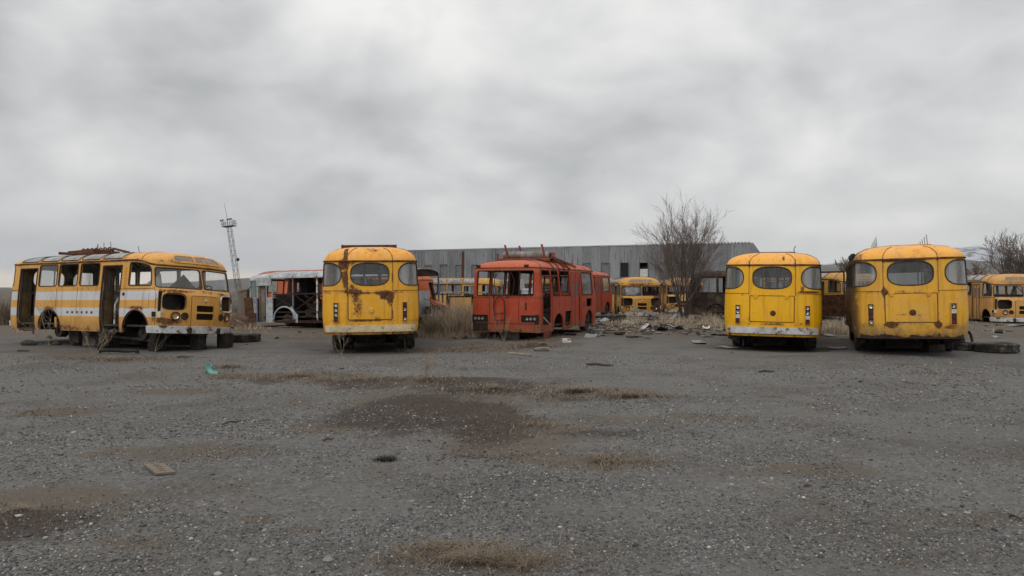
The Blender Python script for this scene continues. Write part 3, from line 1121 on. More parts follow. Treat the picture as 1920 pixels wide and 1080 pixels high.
    # doors
    for k, (a, b) in enumerate(DOORS):
        if doors == 'none_rear' and k == 0:
            continue
        if doors in ('open', 'none_rear'):
            door_leaf(root, (a + 0.03, -1.17), R(114), M['door_tan'], 0.40)
        else:
            w = (b - a) / 2 - 0.01
            door_leaf(root, (a + 0.005, -1.185), 0.0, mat, w)
            door_leaf(root, (a + 0.015 + w, -1.185), 0.0, mat, w)
        jb = MB()
        Pj = [(a, -1.22), (b, -1.22)]
        for (xx, yy) in Pj:
            jb.tube(s.wall(np.full(6, s.uR(xx)), np.linspace(0.44, 2.18, 6)), 0.022, 5)
        jb.tube(s.wall(np.linspace(s.uR(a), s.uR(b), 4), np.full(4, 2.18)), 0.022, 5)
        jb.build('door_frame', M['rust'], root)
    return root


def door_leaf(root, base, ang, mat, w=0.4, z0=0.46, z1=2.15):
    """narrow folding leaf with a tall light; base = hinge (x, y), ang about z"""
    Mz = Matrix.Rotation(ang, 3, 'Z')
    o = Vector((base[0], base[1], 0))
    a = MB()

    def bx(x0, x1, zz0, zz1, t=0.03):
        a.box(o + Mz @ Vector(((x0 + x1) / 2, 0, (zz0 + zz1) / 2)), (x1 - x0, t, zz1 - zz0), Mz)
    bx(0, w, z0, 1.50)
    bx(0, w, 2.02, z1)
    bx(0, w * 0.22, 1.50, 2.02)
    bx(w * 0.78, w, 1.50, 2.02)
    d = a.build('door_leaf', mat, root)
    b = MB().box(o + Mz @ Vector((w / 2, 0, 1.76)), (w * 0.56, 0.008, 0.52), Mz)
    b.build('pane', M['glass_dusty'], d)
    g = MB()
    for x in (0.0, w):
        g.box(o + Mz @ Vector((x, 0, (z0 + z1) / 2)), (0.022, 0.042, z1 - z0), Mz)
    g.build('edge_rubber', M['rubber'], d)
    return d

# ---- the boxier, newer coach (red) -----------------------------------------------------------
BOX = Shell(L=6.6, hw=1.21, rr=0.24, rf=0.30, cr=0.05, cf=0.12, z0=0.40, zg=2.46, ztop=2.74,
            insets=((0.3, 0.03), (0.9, 0.0), (1.45, 0.0), (2.46, 0.075), (3, 0.09)), rake=((0, 0), (1.4, 0.0), (2.5, 0.22)), drop=0.0, p=3.2, q=1.7, spine=(1.2, 1.2), xs=3.2, x0=0.0)


def boxbus(label, loc, head, mat, dz=0.0, group='boxy red buses', step=0.13, detail=2, glass_keys=('shield', 'cab_r'), tilt=(0, 0), wheels=(False, True), lean=False, mat_in='inner_red'):
    s = BOX
    root = empty('bus', (loc[0], loc[1], dz), 0, label, 'bus', group, rot=(R(tilt[0]), R(tilt[1]), R(head)))
    zb, zt = 1.56, 2.38
    wins = [('rear', rrect(s.uB(0.97), s.uB(-0.97), 1.57, 2.36, 0.05)),
            ('rear_side', rrect(s.uR(1.20), s.uR(1.95), zb, zt, 0.04)),
            ('side', rrect(s.uR(2.00), s.uR(3.08), zb, zt, 0.04)),
            ('cab_r', rrect(s.uR(4.48), s.uR(5.80), 1.56, 2.38, [0.05, 0.1, 0.05, 0.05])),
            ('shield', rrect(s.uF(-1.10), s.uF(1.10), 1.50, 2.34, 0.08))]
    for i in range(4):
        a, b = 0.35 + i * 1.25, 0.35 + i * 1.25 + 1.15
        if a < s.xs < b:
            b = s.xs - 0.05
        u0, u1 = sorted((s.uL(a), s.uL(b)))
        wins.append(('left', rrect(u0, u1, zb, zt, 0.05)))
    u0, u1 = sorted((s.uL(5.34), s.uL(6.28)))
    wins.append(('left', rrect(u0, u1, zb, zt, 0.05)))
    rear_door = rrect(s.uR(0.30), s.uR(1.14), 0.62, 2.38, 0.03)
    hatch = rrect(s.uR(2.52), s.uR(3.18), 0.52, 1.02, 0.02)
    cav = rrect(s.uR(5.0), s.uR(5.7), 1.12, 1.42, 0.03)
    lamps = [rrect(s.uB(1.12), s.uB(0.57), 0.72, 0.95, 0.01), rrect(s.uB(-0.57), s.uB(-1.12), 0.72, 0.95, 0.01)]
    outer = [(0, s.z0)]
    nts = [arch(s.uL(1.85), s.z0, 0.52, 0.45), arch(s.uR(1.85), s.z0, 0.52, 0.45), doorway(s.uR(3.30), s.uR(4.30), s.z0, 2.36), arch(s.uR(5.37), s.z0, 0.52, 0.48), arch(s.uL(5.37), s.z0, 0.52, 0.48)]
    for nt in sorted(nts, key=lambda a: a[0][0]):
        outer += nt
    outer += [(s.U, s.z0), (s.U, s.zg), (0, s.zg)]
    holes = [w[1] for w in wins] + lamps + [rear_door]
    if detail > 1:
        holes += [hatch, cav]
    patch('body', s.wall, outer, holes, step, mat, root, thick=0.05, mat_in=M[mat_in])
    for key, lp in wins:
        f = loop_tube('window', s.wall, lp, 0.022, M['rust_dark'], root, 0.0, 0.1)
        if key in glass_keys:
            patch('pane', s.wall, lp, [], 0.2, M['glass_dusty'], f, -0.015)
    patch('roof', s.roof, [(0, 0), (s.U, 0), (s.U, 1.25), (0, 1.25)], [], max(step, 0.14), mat, root, thick=0.03, mat_in=M[mat_in], weld=True)
    loop_tube('gutter', s.wall, [(0, s.zg - 0.004), (s.U, s.zg - 0.004)], 0.016, M['rust_red'], root, 0.01, 0.12, closed=False)
    # lamp clusters at the rear
    for k, lp in enumerate(lamps):
        y0, y1 = (0.57, 1.12) if k == 0 else (-1.12, -0.57)
        c = s.wall(np.array([s.uB((y0 + y1) / 2)]), np.array([0.835]))[0]
        b = MB().box((c[0] + 0.045, (y0 + y1) / 2, 0.835), (0.05, y1 - y0 + 0.04, 0.27)).build('tail_lamp', M['black'], root)
        for j in range(3):
            yy = (y0 + y1) / 2 + (j - 1) * 0.125 * 1.0 - (0.05 if k else -0.05)
            MB().lathe([(0.048, 0.0), (0.045, -0.012), (0.02, 0.0), (0, 0.004)], (c[0] + 0.012, yy, 0.84), 'x', 12).build('lamp_lens', M['dull_lamp'], b, 40)
    # rear panels and seams
    sm = MB()
    for y in (0.52, -0.50):
        sm.tube(surf_off(s.wall, densify([(s.uB(y), 0.72), (s.uB(y), 1.50)], 0.1, False), 0.0), 0.009, 4)
    sm.tube(surf_off(s.wall, densify([(s.uB(1.15), 0.68), (s.uB(-1.15), 0.68)], 0.1, False), 0.0), 0.012, 4)
    sm.tube(surf_off(s.wall, densify([(s.uB(1.15), 1.50), (s.uR(0.25), 1.50)], 0.1, False), 0.0), 0.007, 4)
    for x in (0.24, 1.2, 3.24, 4.4):
        sm.tube(surf_off(s.wall, densify([(s.uR(x), 0.45), (s.uR(x), 2.44)], 0.1, False), 0.0), 0.009, 4)
    for x in (0.3, 1.5, 2.7, 3.9, 5.1, 6.1):
        for fn in (s.uR, s.uL):
            sm.tube(surf_off(s.roof, densify([(fn(x), 0.04), (fn(x), 1.2)], 0.1, False), 0.0), 0.011, 4)
    tag(sm.build('seam', M['rust_dark'], root, smooth=60), kind='stuff')
    patch('bumper', s.wall, rrect(s.uB(0.55), s.uB(-1.0), 0.42, 0.66, 0.02), [], 0.2, mat, root, 0.05, 0.05, M['rust_dark'])
    patch('corner_panel', s.wall, rrect(s.uB(1.17), s.uB(0.56), 0.425, 0.70, 0.02), [], 0.1, M['rust_dark'], root, 0.006, 0.01)
    for y in (0.95, -0.72):
        MB().box((0.10, y, 2.515), (0.08, 0.13, 0.07)).build('marker_lamp', M['rust_dark'], root)
    # front door: two inset leaves
    w = 0.49
    for k in range(2):
        door_leaf(root, (3.31 + k * w, -1.13), 0.0, mat, w - 0.01, 0.44, 2.34)
    fb = MB().box((3.2, 0, 0.58), (6.2, 2.24, 0.05))
    fb.build('floor', M['floor'], root)
    ab = MB()
    for x in (1.85, 5.37):
        for sy in (-1, 1):
            ab = MB()
            b = 0
            for i in range(9):
                xx, zz = x - 0.53 * math.cos(math.pi * i / 8), 0.46 + 0.53 * math.sin(math.pi * i / 8)
                ab.V += [(xx, sy * 0.68, zz), (xx, sy * 1.15, zz)]
            for i in range(8):
                ab.F.append((b + 2 * i, b + 2 * i + 1, b + 2 * i + 3, b + 2 * i + 2))
            ab.F.append(tuple(b + 2 * i for i in range(9)))
            ab.build('wheel_arch', M['rust_dark'], root, smooth=40)
    ch = MB()
    for sy in (-0.45, 0.45):
        ch.box((3.3, sy, 0.47), (6.2, 0.09, 0.15))
    for x in (0.3, 1.2, 2.9, 4.5, 6.2):
        ch.box((x, 0, 0.47), (0.1, 0.9, 0.12))
    ch.tube([(1.85, -1.0, 0.40), (1.85, -0.2, 0.40), (1.85, -0.15, 0.40), (1.85, 0.15, 0.4), (1.85, 0.2, 0.4), (1.85, 1.0, 0.40)], [0.06, 0.06, 0.16, 0.16, 0.06, 0.06], 10)
    ch.build('chassis', M['chassis'], root)
    if wheels[1]:
        for sy in (-1, 1):
            wheel(root, 5.37, sy * 1.0, 0.45 - dz, 0.43, 0.22)
    if detail > 1:
        en = MB()
        en.box((5.75, 0.1, 1.05), (1.1, 0.9, 0.8), taper=0.8).box((6.2, 0, 1.30), (0.4, 2.0, 0.4), taper=0.9)
        en.build('engine_cover', M['inner_dark'], root)
        sw = MB()
        ring = [(5.55 + 0.10 * math.cos(2 * math.pi * i / 18), 0.62 + 0.22 * math.sin(2 * math.pi * i / 18), 1.62 + 0.19 * math.cos(2 * math.pi * i / 18)) for i in range(18)]
        sw.tube(ring, 0.016, 5, True)
        sw.bar(ring[4], ring[13], 0.02).tube([(5.55, 0.62, 1.62), (6.1, 0.62, 0.9)], 0.025, 6)
        sw.build('steering_wheel', M['rubber'], root)
        # bare seat frames and junk
        for (x, y) in ((2.2, -0.6), (3.2, 0.6), (4.0, 0.6)):
            sf = MB()
            sf.tube([(x - .2, y - .35, .6), (x - .2, y - .35, 1.7), (x - .2, y + .35, 1.7), (x - .2, y + .35, .6)], 0.016, 5)
            sf.box((x, y, 1.05), (0.42, 0.75, 0.08))
            sf.build('seat', M['seat'], root)
        jk = MB()
        rn = random.Random(4)
        for i in range(9):
            jk.box((rn.uniform(1.3, 3.1), rn.uniform(-1.05, -0.6), rn.uniform(1.42, 1.56)), (rn.uniform(.15, .5), rn.uniform(.1, .3), rn.uniform(.06, .18)), rn.uniform(0, 3))
        jk.build('scrap_load', M['rust_dark'], root)
        st = MB()
        for x in (2.58, 2.85, 3.1):
            st.box((x, -1.0, 0.77), (0.10, 0.22, 0.44))
        st.box((2.85, -0.9, 0.6), (0.6, 0.3, 0.14)).lathe([(0.0, -.1), (.14, -.1), (.14, .1), (0, .1)], (2.8, -1.0, 0.85), 'y', 12)
        st.build('battery_bay', M['rust_dark'], root)
    return root


# ------------------------------------------------------------------ ground, hills
def build_ground():
    def axis(lo, hi, step, far_lo, far_hi):
        a = list(np.arange(lo, hi + 1e-6, step))
        d, x = step, hi
        while x < far_hi:
            d *= 1.35
            x += d
            a.append(min(x, far_hi))
        d, x = step, lo
        b = []
        while x > far_lo:
            d *= 1.35
            x -= d
            b.append(max(x, far_lo))
        return np.array(b[::-1] + a)
    xs = axis(-24, 24, 0.12, -9000, 9000)
    ys = axis(2.0, 44, 0.12, -9000, 9000)
    X, Y = np.meshgrid(xs, ys)
    near = np.clip(1 - (np.hypot(X, np.maximum(Y - 40, 0) * 0.6) - 40) / 40, 0, 1)
    Z = ((fbm(X * 0.16, Y * 0.16, 3, 3) - 0.5) * 0.10 + (fbm(X * 0.9, Y * 0.9, 5, 3) - 0.5) * 0.035) * near

    for qx, qy in ((-3.95, 21.4), (7.7, 21.9)):
        Z -= 0.085 * smooth(1.25 - np.hypot((X - qx) / 3.4, (Y - qy) / 3.0))
    # old wheel ruts running across the yard
    for off, ang, ph in ((9.2, 0.10, 0), (10.9, 0.10, 0.3), (13.8, -0.05, 1), (15.4, -0.05, 1.3), (6.4, 0.3, 2)):
        dd = (Y - off - X * ang - 0.5 * np.sin(X * 0.22 + ph))
        Z -= 0.022 * np.exp(-(dd / 0.20) ** 2) * near
        Z += 0.012 * np.exp(-((np.abs(dd) - 0.38) / 0.14) ** 2) * near

    def ell(px, py, rx, ry, rot=0.0):
        p = gp(px, py)
        dx, dy = X - p.x, Y - p.y
        c, s = math.cos(rot), math.sin(rot)
        u, v = dx * c + dy * s, -dx * s + dy * c
        return np.clip(1 - np.sqrt((u / rx) ** 2 + (v / ry) ** 2), 0, 1)
    nz = fbm(X * 1.1, Y * 0.8, 11, 5, 0.6) - 0.5
    n2 = fbm(X * 0.35, Y * 0.5, 21, 4, 0.6) - 0.5
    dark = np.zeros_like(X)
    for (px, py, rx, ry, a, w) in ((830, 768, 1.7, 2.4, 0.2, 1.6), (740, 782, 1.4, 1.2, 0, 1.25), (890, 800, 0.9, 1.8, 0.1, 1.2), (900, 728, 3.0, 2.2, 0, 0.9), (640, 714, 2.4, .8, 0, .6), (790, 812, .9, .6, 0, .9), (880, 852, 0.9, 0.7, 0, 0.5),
                                   (20, 990, 0.8, 0.5, 0, 0.55), (30, 900, 0.9, 0.6, 0, 0.35), (700, 650, 2.2, 2.4, 0, 1.2), (1450, 648, 2.4, 2.6, 0, 1.2), (1700, 650, 2.6, 2.4, 0, 1.2), (300, 650, 3.6, 1.9, -0.45, 1.15),  # the last ones here: shade under the front-row buses, painted into the ground
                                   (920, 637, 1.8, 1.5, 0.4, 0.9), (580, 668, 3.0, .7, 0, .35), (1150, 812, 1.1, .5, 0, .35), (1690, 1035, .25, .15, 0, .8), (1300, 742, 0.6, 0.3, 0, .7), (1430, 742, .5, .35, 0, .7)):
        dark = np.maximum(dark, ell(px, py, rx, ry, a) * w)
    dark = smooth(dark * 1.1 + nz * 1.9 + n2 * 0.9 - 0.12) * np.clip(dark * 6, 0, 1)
    brown = np.zeros_like(X)
    for (px, py, rx, ry, a, w) in ((560, 705, 3.4, 1.0, -0.18, 1.0), (700, 712, 2.8, 1.2, 0, 1.0), (820, 745, 3.2, 3.0, 0, 0.9), (1080, 735, 2.6, 1.3, 0, 1.0), (1150, 742, 1.2, .7, 0, 1.0), (940, 810, 1.5, 2.4, 0, .9),
                                   (1120, 860, 1.6, 0.7, 0, 0.9), (1010, 850, 1.2, 1.0, 0, 0.8), (1280, 865, 0.9, 0.4, 0, 0.6), (200, 672, 4.0, 1.2, -0.2, 0.9), (120, 770, 0.9, 0.8, 0, .9), (60, 660, 4, 1.5, 0, .8),
                                   (880, 650, 3.4, 2.6, 0, 1.0), (1020, 645, 2.5, 1.8, 0, .9), (900, 1050, 0.9, 0.42, 0, 1.1), (480, 975, .3, .18, 0, .9), (560, 990, .3, .12, 0, .7), (60, 960, 1.4, 0.6, 0, .7), (555, 750, .5, .35, 0, .9),
                                   (100, 930, 1.7, 0.8, 0, .68), (250, 1015, 1.0, .35, 0, .6), (1750, 1045, .9, .3, 0, .62), (1860, 965, 1.2, .5, 0, .6), (1500, 880, 2.2, .8, 0, .6), (350, 850, 1.8, .8, 0, .7), (1250, 780, 2.5, 1.0, 0, .6), (600, 800, 1.5, 1.2, 0, .7), (300, 730, 3.0, 1.0, 0, .7), (1740, 700, 1.5, .8, 0, .5), (1600, 640, 3.0, 2.0, 0, .8), (400, 690, 1.2, .7, 0, .8)):
        brown = np.maximum(brown, ell(px, py, rx, ry, a) * w)
    far = smooth((Y - 21.5 + 5 * n2) / 5) * 0.95
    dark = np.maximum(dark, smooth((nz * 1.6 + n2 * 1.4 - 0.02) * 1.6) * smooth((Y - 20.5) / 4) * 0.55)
    brown = smooth(np.maximum(brown * 1.5, far) + nz * 0.9 + n2 * 0.25 - 0.16)
    pale = smooth((n2 * 2.2 + 0.25)) * (1 - far)
    for off, ang, ph in ((9.2, 0.10, 0), (10.9, 0.10, 0.3), (13.8, -0.05, 1), (15.4, -0.05, 1.3), (6.4, 0.3, 2)):
        dd = (Y - off - X * ang - 0.5 * np.sin(X * 0.22 + ph))
        pale = np.maximum(pale, 0.9 * np.exp(-(dd / 0.26) ** 2) * (0.5 + n2 * 2))
    V = np.stack([X, Y, Z], -1).reshape(-1, 3)
    ny, nx = X.shape
    idx = np.arange(nx * ny).reshape(ny, nx)
    F = np.stack([idx[:-1, :-1], idx[:-1, 1:], idx[1:, 1:], idx[1:, :-1]], -1).reshape(-1, 4)
    me = bpy.data.meshes.new('ground')
    me.vertices.add(len(V))
    me.vertices.foreach_set('co', V.astype(np.float32).ravel())
    me.loops.add(F.size)
    me.loops.foreach_set('vertex_index', F.astype(np.int32).ravel())
    me.polygons.add(len(F))
    me.polygons.foreach_set('loop_start', np.arange(0, F.size, 4, dtype=np.int32))
    me.polygons.foreach_set('loop_total', np.full(len(F), 4, np.int32))
    me.polygons.foreach_set('use_smooth', np.ones(len(F), bool))
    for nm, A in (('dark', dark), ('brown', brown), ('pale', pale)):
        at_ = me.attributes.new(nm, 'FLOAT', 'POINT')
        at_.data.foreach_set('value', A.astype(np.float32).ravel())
    me.update(calc_edges=True)
    o = bpy.data.objects.new('ground', me)
    C.objects.link(o)
    tag(o, kind='structure', label='grey gravel yard with patches of dark earth, dead grass and shade painted under the buses')
    m, n, l, p, out = new_mat('gravel_ground')
    tc = n.new('ShaderNodeTexCoord')
    co = tc.outputs['Object']

    def attr(nm):
        a = n.new('ShaderNodeAttribute')
        a.attribute_name = nm
        return a.outputs['Fac']

    def vor(scale, feat='F1'):
        v = n.new('ShaderNodeTexVoronoi')
        v.feature = feat
        v.inputs['Scale'].default_value = scale
        l.new(co, v.inputs['Vector'])
        return v
    v1, v2 = vor(28), vor(62)
    bw = n.new('ShaderNodeRGBToBW')
    l.new(v1.outputs['Color'], bw.inputs[0])
    bw2 = n.new('ShaderNodeRGBToBW')
    l.new(v2.outputs['Color'], bw2.inputs[0])
    nl = noise(n, l, co, 0.6, 6, 0.6)
    nm_ = noise(n, l, co, 5.0, 7, 0.7)
    nf = noise(n, l, co, 45.0, 5, 0.7)
    cr = n.new('ShaderNodeValToRGB')
    e = cr.color_ramp.elements
    e[0].position, e[0].color = 0.12, (0.060, 0.057, 0.054, 1)
    e[1].position, e[1].color = 0.90, (0.34, 0.33, 0.31, 1)
    k = e.new(0.55)
    k.color = (0.126, 0.123, 0.119, 1)
    k = e.new(0.76)
    k.color = (0.166, 0.162, 0.156, 1)
    mixv = mth(n, l, 'ADD', mth(n, l, 'MULTIPLY', bw.outputs[0], 0.5), mth(n, l, 'MULTIPLY', bw2.outputs[0], 0.5))
    l.new(mixv, cr.inputs[0])
    c = mixc(n, l, ramp01(n, l, nm_, 0.40, 0.70), cr.outputs[0], (0.131, 0.123, 0.113))
    c = mixc(n, l, mth(n, l, 'MULTIPLY', attr('pale'), 0.4), c, mixc(n, l, 1.0, c, (1.30, 1.29, 1.27), 'MULTIPLY'))
    c = mixc(n, l, ramp01(n, l, nl, 0.45, 0.68, 0, 0.75), c, mixc(n, l, 1.0, c, (0.70, 0.64, 0.56), 'MULTIPLY'))
    bk = ramp01(n, l, mth(n, l, 'ADD', attr('brown'), mth(n, l, 'MULTIPLY', mth(n, l, 'SUBTRACT', nm_, 0.5), 1.4)), 0.25, 0.75, 0, 0.88)
    straw = mixc(n, l, nf, (0.056, 0.045, 0.036), (0.165, 0.135, 0.103))
    c = mixc(n, l, bk, c, straw)
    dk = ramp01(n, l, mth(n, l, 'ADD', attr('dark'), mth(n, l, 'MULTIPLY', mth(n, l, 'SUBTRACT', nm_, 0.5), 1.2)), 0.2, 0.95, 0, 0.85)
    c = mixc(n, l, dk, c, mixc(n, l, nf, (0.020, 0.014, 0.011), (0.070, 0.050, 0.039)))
    l.new(c, p.inputs['Base Color'])
    p.inputs['Roughness'].default_value = 0.92
    p.inputs['Specular IOR Level'].default_value = 0.25
    h = mth(n, l, 'ADD', mth(n, l, 'MULTIPLY', v1.outputs['Distance'], -0.5), mth(n, l, 'ADD', mth(n, l, 'MULTIPLY', v2.outputs['Distance'], -0.3), mth(n, l, 'MULTIPLY', nm_, 1.2)))
    bump(n, l, p, h, 0.7, 0.03)
    me.materials.append(m)
    return X, Y, Z


GX, GY, GZ = build_ground()
_gx, _gy = GX[0], GY[:, 0]


def gz(x, y):
    i = np.clip(np.searchsorted(_gx, x) - 1, 0, len(_gx) - 2)
    j = np.clip(np.searchsorted(_gy, y) - 1, 0, len(_gy) - 2)
    tx, ty = (x - _gx[i]) / (_gx[i + 1] - _gx[i]), (y - _gy[j]) / (_gy[j + 1] - _gy[j])
    return (GZ[j, i] * (1 - tx) + GZ[j, i + 1] * tx) * (1 - ty) + (GZ[j + 1, i] * (1 - tx) + GZ[j + 1, i + 1] * tx) * ty


def build_hills():
    def strip(name, ts, ridge, y0, y1, seed, amp, snow):
        t = np.linspace(ts[0], ts[1], 260)
        y = np.linspace(y0, y1, 46)
        T, Y = np.meshgrid(t, y)
        H = np.interp(T, [a for a, _ in ridge], [b for _, b in ridge]) / FPX
        q = (Y - y0) / (y1 - y0)
        prof = np.where(q < 0.6, smooth(q / 0.6), smooth((1 - q) / 0.4))
        X = T * Y
        nzz = 1 - np.abs(2 * fbm(X / 900.0, Y / 900.0, seed, 5, 0.55) - 1)
        ym = y0 + 0.6 * (y1 - y0)
        Z = (H * ym + CAM_H) * prof * (1 - amp + amp * 1.3 * nzz) - 3
        V = np.stack([X, Y, Z], -1).reshape(-1, 3)
        ny, nx = T.shape
        idx = np.arange(nx * ny).reshape(ny, nx)
        F = np.stack([idx[:-1, :-1], idx[:-1, 1:], idx[1:, 1:], idx[1:, :-1]], -1).reshape(-1, 4)
        m, n, l, p, out = new_mat(name + '_slope')
        tc = n.new('ShaderNodeTexCoord')
        mp = n.new('ShaderNodeMapping')
        mp.inputs['Scale'].default_value = (0.001, 0.001, 0.004)
        l.new(tc.outputs['Object'], mp.inputs[0])
        a = noise(n, l, mp.outputs[0], 6.0, 8, 0.68, 0.4)
        c = mixc(n, l, a, (0.055, 0.050, 0.045), (0.12, 0.105, 0.085))
        if snow:
            sp = n.new('ShaderNodeSeparateXYZ')
            l.new(tc.outputs['Object'], sp.inputs[0])
            hh = mth(n, l, 'ADD', ramp01(n, l, sp.outputs[2], 20.0, 300.0, -0.26, 0.08), mth(n, l, 'SUBTRACT', a, 0.5))
            c = mixc(n, l, ramp01(n, l, hh, -0.03, 0.09), c, (0.42, 0.45, 0.50))
        l.new(c, p.inputs['Base Color'])
        p.inputs['Roughness'].default_value = 1.0
        p.inputs['Specular IOR Level'].default_value = 0.0
        o = mesh_obj(name, V, F, m, None, smooth=180)
        tag(o, kind='structure')
        return o
    strip('bare_hills', (-0.8, 0.1), [(-.85, 1), (-.62, 2), (-.57, 3), (-.50, 8), (-.44, 11), (-.371, 17), (-.345, 19), (-.30, 18), (-.2, 14), (-.1, 10), (0.1, 4)], 4200, 6800, 31, 0.22, False)
    strip('snowy_hills', (0.05, 0.8), [(.05, 4), (.25, 22), (.36, 40), (.42, 42), (.46, 47), (.52, 58), (.58, 70), (.62, 76), (.66, 70), (.72, 66), (.85, 60), (1.0, 40)], 4200, 7200, 47, 0.30, True)


build_hills()

# ------------------------------------------------------------------ the corrugated shed
def build_shed():
    A, B = Vector((-19.5, 91.3, 0)), Vector((23.25, 72.0, 0))
    d = (B - A)
    Lw = d.length
    d.normalize()
    nrm = Vector((d.y, -d.x, 0))            # towards the camera
    Hh = 6.0
    rz = math.atan2(d.y, d.x)
    root = empty('corrugated_shed', A, rz, 'long grey corrugated metal shed with tall narrow windows behind the buses', 'building')
    # in shed space: x along the wall, -y towards the camera
    m, n, l, p, out = new_mat('galvanised_sheet')
    tc = n.new('ShaderNodeTexCoord')
    oi = n.new('ShaderNodeObjectInfo')
    cb = n.new('ShaderNodeVectorMath')
    l.new(tc.outputs['Object'], cb.inputs[0])
    sc = n.new('ShaderNodeVectorMath')
    sc.operation = 'SCALE'
    sc.inputs[0].default_value = (40, 0, 13)
    l.new(oi.outputs['Random'], sc.inputs['Scale'])
    l.new(sc.outputs[0], cb.inputs[1])
    v = cb.outputs[0]
    ms = n.new('ShaderNodeMapping')
    ms.inputs['Scale'].default_value = (5, 5, 0.35)
    l.new(v, ms.inputs[0])
    st = noise(n, l, ms.outputs[0], 1.0, 6, 0.65)
    bl = noise(n, l, v, 0.8, 6, 0.65)
    ms2 = n.new('ShaderNodeMapping')
    ms2.inputs['Scale'].default_value = (3.2, 3.2, 0.9)
    l.new(v, ms2.inputs[0])
    rs = noise(n, l, ms2.outputs[0], 1.2, 6, 0.7)
    c = mixc(n, l, bl, (0.225, 0.238, 0.258), (0.36, 0.368, 0.385))
    c = mixc(n, l, mth(n, l, 'MULTIPLY', oi.outputs['Random'], 0.75), c, (0.175, 0.180, 0.190))
    c = mixc(n, l, ramp01(n, l, st, 0.50, 0.68, 0, 0.8), c, (0.085, 0.078, 0.072))
    c = mixc(n, l, ramp01(n, l, rs, 0.585, 0.68, 0, 0.8), c, (0.050, 0.030, 0.022))
    l.new(c, p.inputs['Base Color'])
    p.inputs['Roughness'].default_value = 0.6
    p.inputs['Metallic'].default_value = 0.15
    np_ = int(Lw)
    pw = Lw / np_

    def sheet_me(h0, h1, name):
        a = MB()
        k = 8
        b = len(a.V)
        prof = []
        for i in range(k):
            x0 = i * pw / k
            prof += [(x0, 0.0), (x0 + pw / k * 0.40, 0.0), (x0 + pw / k * 0.5, -0.035), (x0 + pw / k * 0.9, -0.035)]
        prof.append((pw, 0.0))
        for (x, y) in prof:
            a.V += [(x, y, h0), (x, y, h1)]
        for i in range(len(prof) - 1):
            a.F.append((2 * i, 2 * i + 2, 2 * i + 3, 2 * i + 1))
        o = a.build(name, m)
        me = o.data
        bpy.data.objects.remove(o)
        return me
    full, low, top = sheet_me(0, Hh, 'wall_sheet'), sheet_me(0, 1.15, 'wall_sheet'), sheet_me(4.3, Hh, 'wall_sheet')
    win_i = []
    for px in (799, 831, 863, 1100, 1139, 1177, 1215, 1253, 1291, 1329, 896, 929, 962, 995, 1028, 1062):
        t = (px - 960) / FPX
        s_ = (t * A.y - A.x) / (d.x - t * d.y)
        win_i.append(int(s_ / pw))
    win_i = sorted(set(win_i))
    fm = simple('faded_grey_board', (0.15, 0.155, 0.165), 0.8, var=0.3, scale=2.5)
    rn = random.Random(12)
    dark_i = int(((1177 - 960) / FPX * A.y - A.x) / (d.x - (1177 - 960) / FPX * d.y) / pw)
    lit = [int(((q - 960) / FPX * A.y - A.x) / (d.x - (q - 960) / FPX * d.y) / pw) for q in (1213, 1334)]
    for i in range(np_):
        def put(me):
            o = bpy.data.objects.new('wall_sheet', me)
            C.objects.link(o)
            o.parent = root
            o.location = (i * pw, rn.uniform(-0.04, 0.04), rn.uniform(-0.07, 0.06) if me != low else 0)
        if i in win_i:
            put(low)
            put(top)
            x0, x1 = i * pw, (i + 1) * pw
            fr = MB()
            for x in (x0 + 0.05, x1 - 0.05):
                fr.box((x, -0.02, 2.725), (0.07, 0.10, 3.15))
            for z in (1.17, 2.75, 4.28):
                fr.box(((x0 + x1) / 2, -0.02, z), (pw - 0.17, 0.09, 0.07))
            f = fr.build('window', M['steel'], root)
            mt = M['black'] if i == dark_i else fm
            if i in lit:
                MB().box(((x0 + x1) / 2, 0.02, 3.2), (pw * 0.8, 0.03, 0.8)).build('pane', M['white_lens'], f)
                MB().box(((x0 + x1) / 2, 0.02, 1.95), (pw * 0.8, 0.03, 1.45)).build('pane', fm, f)
            else:
                MB().box(((x0 + x1) / 2, 0.03, 1.96), (pw * 0.84, 0.03, 1.5)).build('pane', mt, f)
                MB().box(((x0 + x1) / 2, 0.045, 3.52), (pw * 0.84, 0.03, 1.45)).build('pane', mt if rn.random() < 0.95 else M['inner_dark'], f)
        else:
            put(full)
    # rusty downpipe near the left
    s_ = int(((879 - 960) / FPX * A.y - A.x) / (d.x - (879 - 960) / FPX * d.y) / pw) * pw
    MB().tube([(s_, -0.12, 0.2), (s_, -0.12, 5.8)], 0.12, 8).build('downpipe', M['rust'], root)
    # parapet edge cap in corrugated roof ends
    cap = MB()
    for i in range(int(Lw / 0.32)):
        cap.box((i * 0.32 + 0.1, 0.10, Hh + 0.08), (0.17, 0.45, 0.07))
    cap.build('roof_edge', m, root)
    rf = MB()
    rf.add([(0, 0.06, Hh + 0.02), (Lw, 0.06, Hh + 0.02), (Lw, 26, 3.2), (0, 26, 3.2), (0, 0.06, Hh - 0.05), (Lw, 0.06, Hh - 0.05), (Lw, 26, 3.1), (0, 26, 3.1)],
           [(0, 1, 2, 3), (7, 6, 5, 4), (0, 4, 5, 1), (1, 5, 6, 2), (2, 6, 7, 3), (3, 7, 4, 0)])
    rf.build('roof', m, root)
